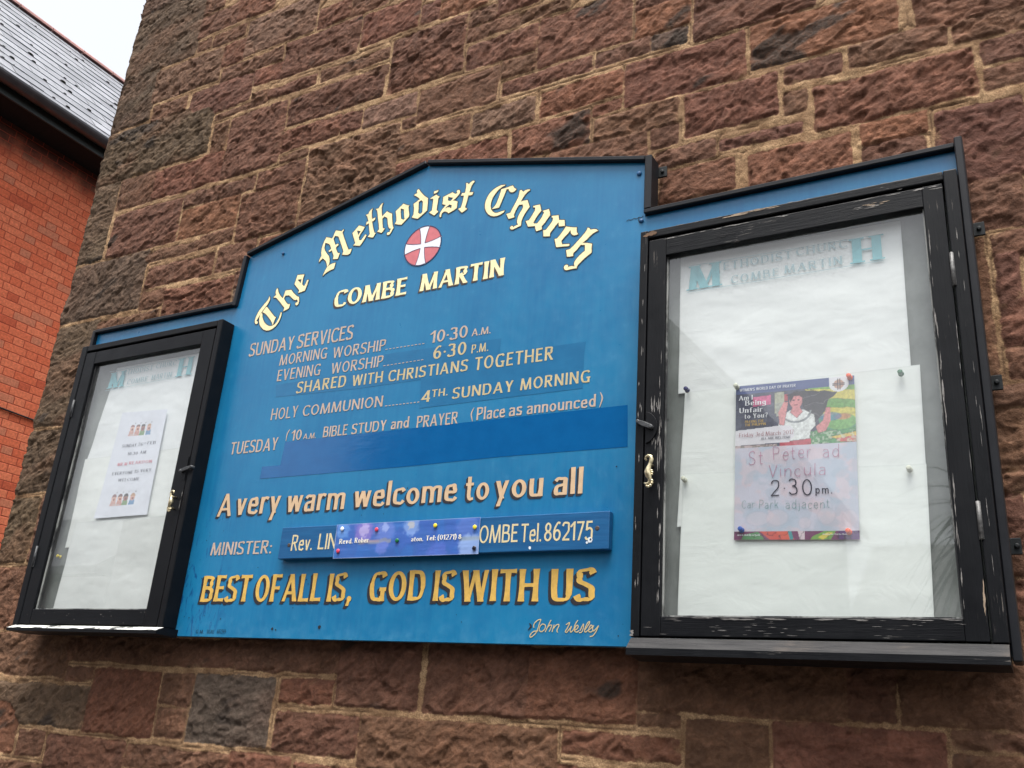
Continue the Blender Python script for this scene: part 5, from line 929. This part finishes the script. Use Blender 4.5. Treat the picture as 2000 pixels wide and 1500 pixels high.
def postercol(u, v):
    rr = lambda *a: A3(*a); c_ = np.broadcast_to(rr(206, 206, 220), u.shape + (3,)).copy(); N = lambda f, s: fbm(u * f, v * f * 1.4, s, 4)
    # pale lower panel
    c_ = lay(c_, sstep(.42, .6, N(5, 3)) * .75, rr(184, 198, 214)); c_ = lay(c_, sstep(.46, .6, N(9, 4)) * .6, rr(220, 200, 206)); c_ = lay(c_, sstep(.5, .62, N(7, 8)) * .5, rr(176, 190, 206))
    c_ = lay(c_, sstep(.22, .0, np.abs(u - .58)) * ((v > .42) & (v < .8)) * .4, rr(216, 194, 204))
    for cx, cy, a, b_ in ((.2, .87, .1, .045), (.36, .865, .09, .05), (.58, .9, .05, .035), (.93, .875, .06, .05), (.75, .86, .07, .05)):
        d = np.hypot((u - cx) / a, (v - cy) / b_); c_ = lay(c_, sstep(1.1, .8, d) * .45, rr(216, 204, 212)); c_ = lay(c_, sstep(.12, .02, np.abs(d - 1)) * .16, rr(170, 164, 184))
    img = v < .42; top = np.broadcast_to(rr(66, 70, 92), u.shape + (3,)).copy()
    top = lay(top, sstep(.45, .6, N(9, 10)) * .5, rr(96, 100, 116)); top = lay(top, sstep(.035, .01, np.abs((u * 9 + v * 2) % 1 - .5)) * (v > .1) * .5, rr(44, 46, 66))
    fields = [((.52, .0), (1.02, .0), (1.02, .12), (.62, .06)), ((.6, .06), (1.02, .1), (1.02, .16), (.62, .12)), ((.66, .12), (1.02, .16), (1.02, .21), (.7, .18)), ((.66, .18), (1.02, .2), (1.02, .27), (.7, .26)), ((.7, .24), (1.02, .27), (1.02, .34), (.72, .33)), ((.62, .34), (1.02, .32), (1.02, .42), (.6, .42))]
    for P, k_ in zip(fields, ((128, 176, 86), (216, 204, 96), (112, 164, 84), (206, 196, 92), (92, 150, 120), (84, 146, 92))): top = lay(top, inpoly(u + (N(6, 12) - .5) * .05, v + (N(7, 13) - .5) * .03, P), rr(*k_))
    d = np.hypot((u - .88) / .13, (v - .285) / .05); top = lay(top, sstep(1.05, .95, d), rr(120, 176, 100)); top = lay(top, sstep(.8, .5, np.hypot((u - .9) / .1, (v - .255) / .03)) * .8, rr(206, 132, 92)); top = lay(top, sstep(1.0, .8, np.hypot((u - .8) / .1, (v - .25) / .03)) * .7, rr(72, 122, 168))
    top = lay(top, inpoly(u, v, [(.78, .38), (1.02, .35), (1.02, .385), (.9, .4)]), rr(216, 186, 92)); top = lay(top, inpoly(u, v, [(.84, .39), (1.02, .375), (1.02, .42), (.86, .41)]), rr(206, 96, 92)); top = lay(top, sstep(.5, .62, N(30, 15)) * (u > .62) * (v > .34) * .6, rr(206, 220, 196))
    # market-town blocks behind
    for x0, x1, y0, y1, k_ in ((.15, .31, .07, .135, (206, 96, 140)), (.37, .45, .08, .125, (170, 72, 82)), (.34, .42, .06, .2, (170, 172, 150)), (.35, .43, .13, .22, (160, 164, 152))): top = lay(top, (u > x0) & (u < x1) & (v > y0 - u * .04 + .02) & (v < y1 - u * .04 + .02), rr(*k_))
    # a woman in a white blouse with long dark hair
    hair = inpoly(u + (N(8, 20) - .5) * .04, v + (N(8, 21) - .5) * .02, [(.44, .09), (.52, .07), (.62, .08), (.74, .075), (.86, .1), (.8, .14), (.78, .2), (.72, .25), (.66, .29), (.6, .22), (.58, .14)]); top = lay(top, hair, rr(52, 50, 58)); top = lay(top, sstep(.03, .01, np.abs((v * 14 + u * 3 + N(5, 22) * 2) % 1 - .5)) * hair * .6, rr(140, 140, 146))
    top = lay(top, inpoly(u, v, [(.36, .3), (.4, .22), (.47, .19), (.58, .19), (.67, .23), (.68, .3), (.64, .33), (.62, .42), (.38, .42), (.41, .34)]), rr(226, 230, 228)); top = lay(top, (np.abs(np.hypot((u - .52) / .12, (v - .2) / .07) - 1) < .06) & (v > .2), rr(150, 158, 160))
    top = lay(top, inpoly(u, v, [(.49, .17), (.55, .17), (.575, .205), (.525, .245), (.47, .205)]), rr(214, 138, 140)); top = lay(top, np.hypot((u - .52) / .055, (v - .13) / .055) < 1, rr(218, 142, 144)); top = lay(top, inpoly(u, v, [(.46, .105), (.5, .07), (.57, .078), (.585, .12), (.55, .1), (.5, .1), (.475, .14)]), rr(58, 50, 56))
    top = lay(top, inpoly(u, v, [(.37, .2), (.42, .13), (.455, .135), (.44, .2), (.42, .29), (.38, .28)]), rr(214, 140, 140)); top = lay(top, inpoly(u, v, [(.68, .31), (.74, .27), (.765, .19), (.8, .19), (.8, .28), (.76, .34), (.7, .35)]), rr(214, 140, 140))
    for ex in (.5, .54): top = lay(top, np.hypot((u - ex) / .008, (v - .127) / .003) < 1, rr(60, 44, 50))
    top = lay(top, np.hypot((u - .52) / .016, (v - .158) / .003) < 1, rr(170, 84, 96)); top = lay(top, inpoly(u, v, [(.38, .395), (.64, .38), (.64, .42), (.38, .42)]), rr(186, 70, 84))
    lum = top.sum(-1); gy, gx_ = np.gradient(lum); e_ = np.hypot(gx_, gy); top = lay(top, sstep(.22, .5, e_) * .45, rr(50, 46, 56)); top = top * (1 + (fbm(u * 60, v * 80, 50, 3)[..., None] - .5) * .7)
    c_ = np.where(img[..., None], np.clip(top, 0, 1), c_)
    c_ = lay(c_, v < .058, rr(84, 98, 146)); c_ = lay(c_, (u > .795) & (u < .955) & ((v < .045) | (np.hypot((u - .875) / .08, (v - .045) / .05) < 1)), rr(230, 230, 234))
    c_ = lay(c_, (np.abs(np.hypot((u - .875) / .042, (v - .047) / .03) - .7) < .5) & (np.hypot((u - .875) / .042, (v - .047) / .03) < 1), rr(196, 156, 136))
    for o_ in (-.008, .008): c_ = lay(c_, (np.abs(u - .875 - o_) < .0035) & (np.abs(v - .047) < .036), rr(96, 82, 86)); c_ = lay(c_, (np.abs(v - .047 - o_ * .7) < .0025) & (np.abs(u - .875) < .05), rr(96, 82, 86))
    c_ = lay(c_, inpoly(u, v, [(0, .302), (.4, .285), (.47, .29), (.5, .32), (.5, .36), (.46, .395), (0, .402)]), rr(226, 224, 230)); c_ = lay(c_, (u < .36) & (v > .402) & (v < .42), rr(150, 140, 136)); c_ = lay(c_, (u < .36) & (v > .402) & (v < .42) & (N(30, 30) > .52), rr(196, 176, 176))
    band = v > .947; bc_ = np.broadcast_to(rr(116, 56, 96), u.shape + (3,)).copy()
    for P, k_ in (([(.2, .94), (.34, .94), (.42, 1), (.3, 1)], (206, 82, 70)), ([(.34, .94), (.44, .94), (.5, 1), (.4, 1)], (216, 96, 76)), ([(.08, .97), (.2, .95), (.26, 1), (.06, 1)], (86, 142, 92)), ([(.44, .94), (.47, .94), (.49, 1), (.46, 1)], (72, 150, 156)), ([(.52, .94), (.58, .94), (.58, 1), (.54, 1)], (216, 200, 206)), ([(.64, .98), (.74, .945), (.82, .95), (.78, 1), (.62, 1)], (120, 166, 78)), ([(.68, .985), (.76, .955), (.8, .96), (.72, 1)], (222, 206, 88)), ([(.84, .94), (1, .94), (1, 1), (.84, 1)], (92, 56, 116))): bc_ = lay(bc_, inpoly(u, v, P), rr(*k_))
    bc_ = lay(bc_, sstep(.03, .01, np.abs(N(10, 33) - .5)) * .7, rr(50, 34, 50)); return np.where(band[..., None], bc_, c_)
po = sheet('event_poster', PC, -.0150, 230, 320, postercol, poster_m, .0012, 'colourful event poster with hand written time pinned to white sheets in the right cabinet', 'poster', 21)
wht = lettering_mat('white_print', lin(232, 234, 238), .02, .5); yel = lettering_mat('ochre_print', lin(206, 168, 72), .05, .5); ros = lettering_mat('rose_print', lin(160, 104, 110), .05, .5); gry = lettering_mat('grey_print', lin(92, 94, 104), .05, .5); pur = lettering_mat('faint_violet_pen', lin(186, 132, 158), .2, .6); blk = lettering_mat('black_pen', lin(46, 42, 62), .08, .5); grn = lettering_mat('faint_green_pen', lin(104, 150, 146), .15, .6)
SB = dict(v=.15, h=.075, flare=0, asym=.3, serif=.035, gap=.14); SN = dict(v=.14, h=.11, flare=0, asym=.1, gap=.12); TH = dict(v=.045, h=.045, flare=0, asym=0, jit=.05, gap=.25, rnd=random.Random(3)); A_ = 1.41
T = lambda *a, **k: [onsheet(PC, a[0], a[1], a[2], a[3], a[4], A_, **k)]
Lw = T("WOMEN'S WORLD DAY OF PRAYER", .035, .52, .040, .019, **SN) + T('Am I', .03, .15, .1, .031, **SB) + T('Being', .085, .265, .138, .034, **SB) + T('Unfair', .035, .235, .186, .034, **SB) + T('to You?', .08, .28, .226, .031, **SB) + T('www.wwdp.org.uk', .03, .22, .975, .011, **SN) + T('Registered Charity Number', .72, .93, .972, .008, **SN)
Ly = T('PRAYING FOR', .085, .245, .256, .017, **SN) + T('THE PHILIPPIN', .085, .265, .277, .017, **SN)
Lr = T('Friday 3rd March 2017', .035, .5, .347, .027, **dict(SB, v=.1, h=.06)); Lg = T('ALL ARE WELCOME', .225, .475, .372, .015, **SN)
Lp = T('St', .12, .24, .53, .09, **TH) + T('Peter', .33, .64, .508, .085, **TH) + T('ad', .735, .86, .508, .08, **TH) + T('Vincula', .29, .75, .615, .075, **TH)
Lb = T('2·30', .305, .645, .732, .1, **dict(TH, v=.07, h=.07)) + T('pm.', .67, .80, .728, .05, **dict(TH, v=.12, h=.12)); Lc = T('Car', .065, .17, .806, .05, **TH) + T('Park', .21, .37, .812, .055, **TH) + T('adjacent.', .43, .80, .815, .055, **TH)
for L_, m_ in ((Lw, wht), (Ly, yel), (Lr, ros), (Lg, gry), (Lp, pur), (Lb, blk), (Lc, grn)):
    for t_ in L_: link('lettering', flatset([(t_, 0)], -.0168, 0), m_, po)
# printed notice in the narrow cabinet
NC = [(-2.1790, 2.3560), (-1.9985, 2.3475), (-1.9910, 2.0600), (-2.1965, 2.0585)]
def noticecol(u, v):
    c_ = np.broadcast_to(A3(226, 230, 240), u.shape + (3,)).copy(); c_ *= 1 + (fbm(u * 3, v * 5, 40, 3)[..., None] - .5) * .08
    for k0, v0 in enumerate((.165, .825)):
        for i, (hx, sk, hr, bd) in enumerate((((.30), (222, 176, 160), (150, 110, 110), (206, 160, 150)), ((.42), (222, 172, 152), (120, 86, 84), (206, 150, 140)), ((.53), (150, 104, 90), (60, 50, 54), (120, 152, 104)), ((.66), (220, 170, 150), (190, 150, 120), (96, 142, 184)))):
            hx += .02 if k0 == 0 else .0; q = (.05 if i < 2 else .04)
            c_ = lay(c_, (np.abs(u - hx) < .055) & (v > v0 + .015) & (v < v0 + .07) & (np.abs(u - hx) < .055 - (v - v0 - .07) ** 2 * 6), A3(*bd)); d = np.hypot((u - hx) / .045, (v - v0) / .034); c_ = lay(c_, d < 1, A3(*sk)); c_ = lay(c_, (d < 1.1) & (v < v0 - .012), A3(*hr)); c_ = lay(c_, np.hypot((u - hx - .005) / .016, (v - v0 - .012) / .011) < 1, A3(112, 50, 54)); c_ = lay(c_, np.hypot((u - hx - .04) / .008, (v - v0 + .05) / .007) < 1, A3(110, 110, 120))
        c_ = lay(c_, (u > .3) & (u < .44) & (np.abs(v - v0 - .062) < .003), A3(200, 190, 190))
    return c_
no = sheet('printed_notice', NC, -.0150, 110, 150, noticecol, poster_m, .0025, 'white printed notice with singing figures pinned in the narrow left cabinet', 'notice', 25)
T2 = lambda *a, **k: [onsheet(NC, a[0], a[1], a[2], a[3], a[4], A_, **k)]; S2 = dict(v=.14, h=.065, flare=0, asym=.3, serif=.035, gap=.2)
k1 = T2('SUNDAY', .2, .5, .345, .028, **S2) + T2('26', .54, .63, .34, .028, **S2) + T2('TH', .64, .7, .326, .014, **S2) + T2('FEB', .73, .9, .335, .028, **S2) + T2('10.30', .36, .57, .425, .028, **S2) + T2('AM', .62, .74, .42, .028, **S2) + T2('EVERYONE', .14, .56, .605, .028, **S2) + T2('IS', .6, .67, .6, .028, **S2) + T2('VERY', .71, .92, .597, .028, **S2) + T2('WELCOME', .3, .72, .672, .028, **S2)
k2 = T2('MR M', .2, .4, .52, .028, **S2) + T2('REARDON', .44, .9, .515, .028, **S2)
for L_, m_ in ((k1, lettering_mat('notice_print', lin(96, 98, 112), .05, .6)), (k2, lettering_mat('red_print', lin(214, 110, 126), .05, .6))):
    for t_ in L_: link('lettering', flatset([(t_, 0)], -.0172, 0), m_, no)
RL_ = ['navy push pin at the left edge between the upper two sheets of the wide cabinet', 'orange push pin at the top right corner of the colourful poster', 'green push pin at the top right of the middle white sheet', 'cream push pin on the left side of the wide cabinet sheets', 'cream push pin at the top right of the lowest white sheet', 'blue push pin at the bottom left corner of the colourful poster', 'orange push pin at the bottom right corner of the colourful poster', 'cream push pin at the top left corner of the colourful poster']
for i, (x, z, c_) in enumerate(PINS['right']): push_pin(x, z, -.0148, c_, RL_[i], 'push pins in the right cabinet')
for x, z, c_ in PINS['left']: push_pin(x, z, -.006, c_, 'yellow push pin on the grey backing of the narrow left cabinet', 'push pins in the left cabinet')
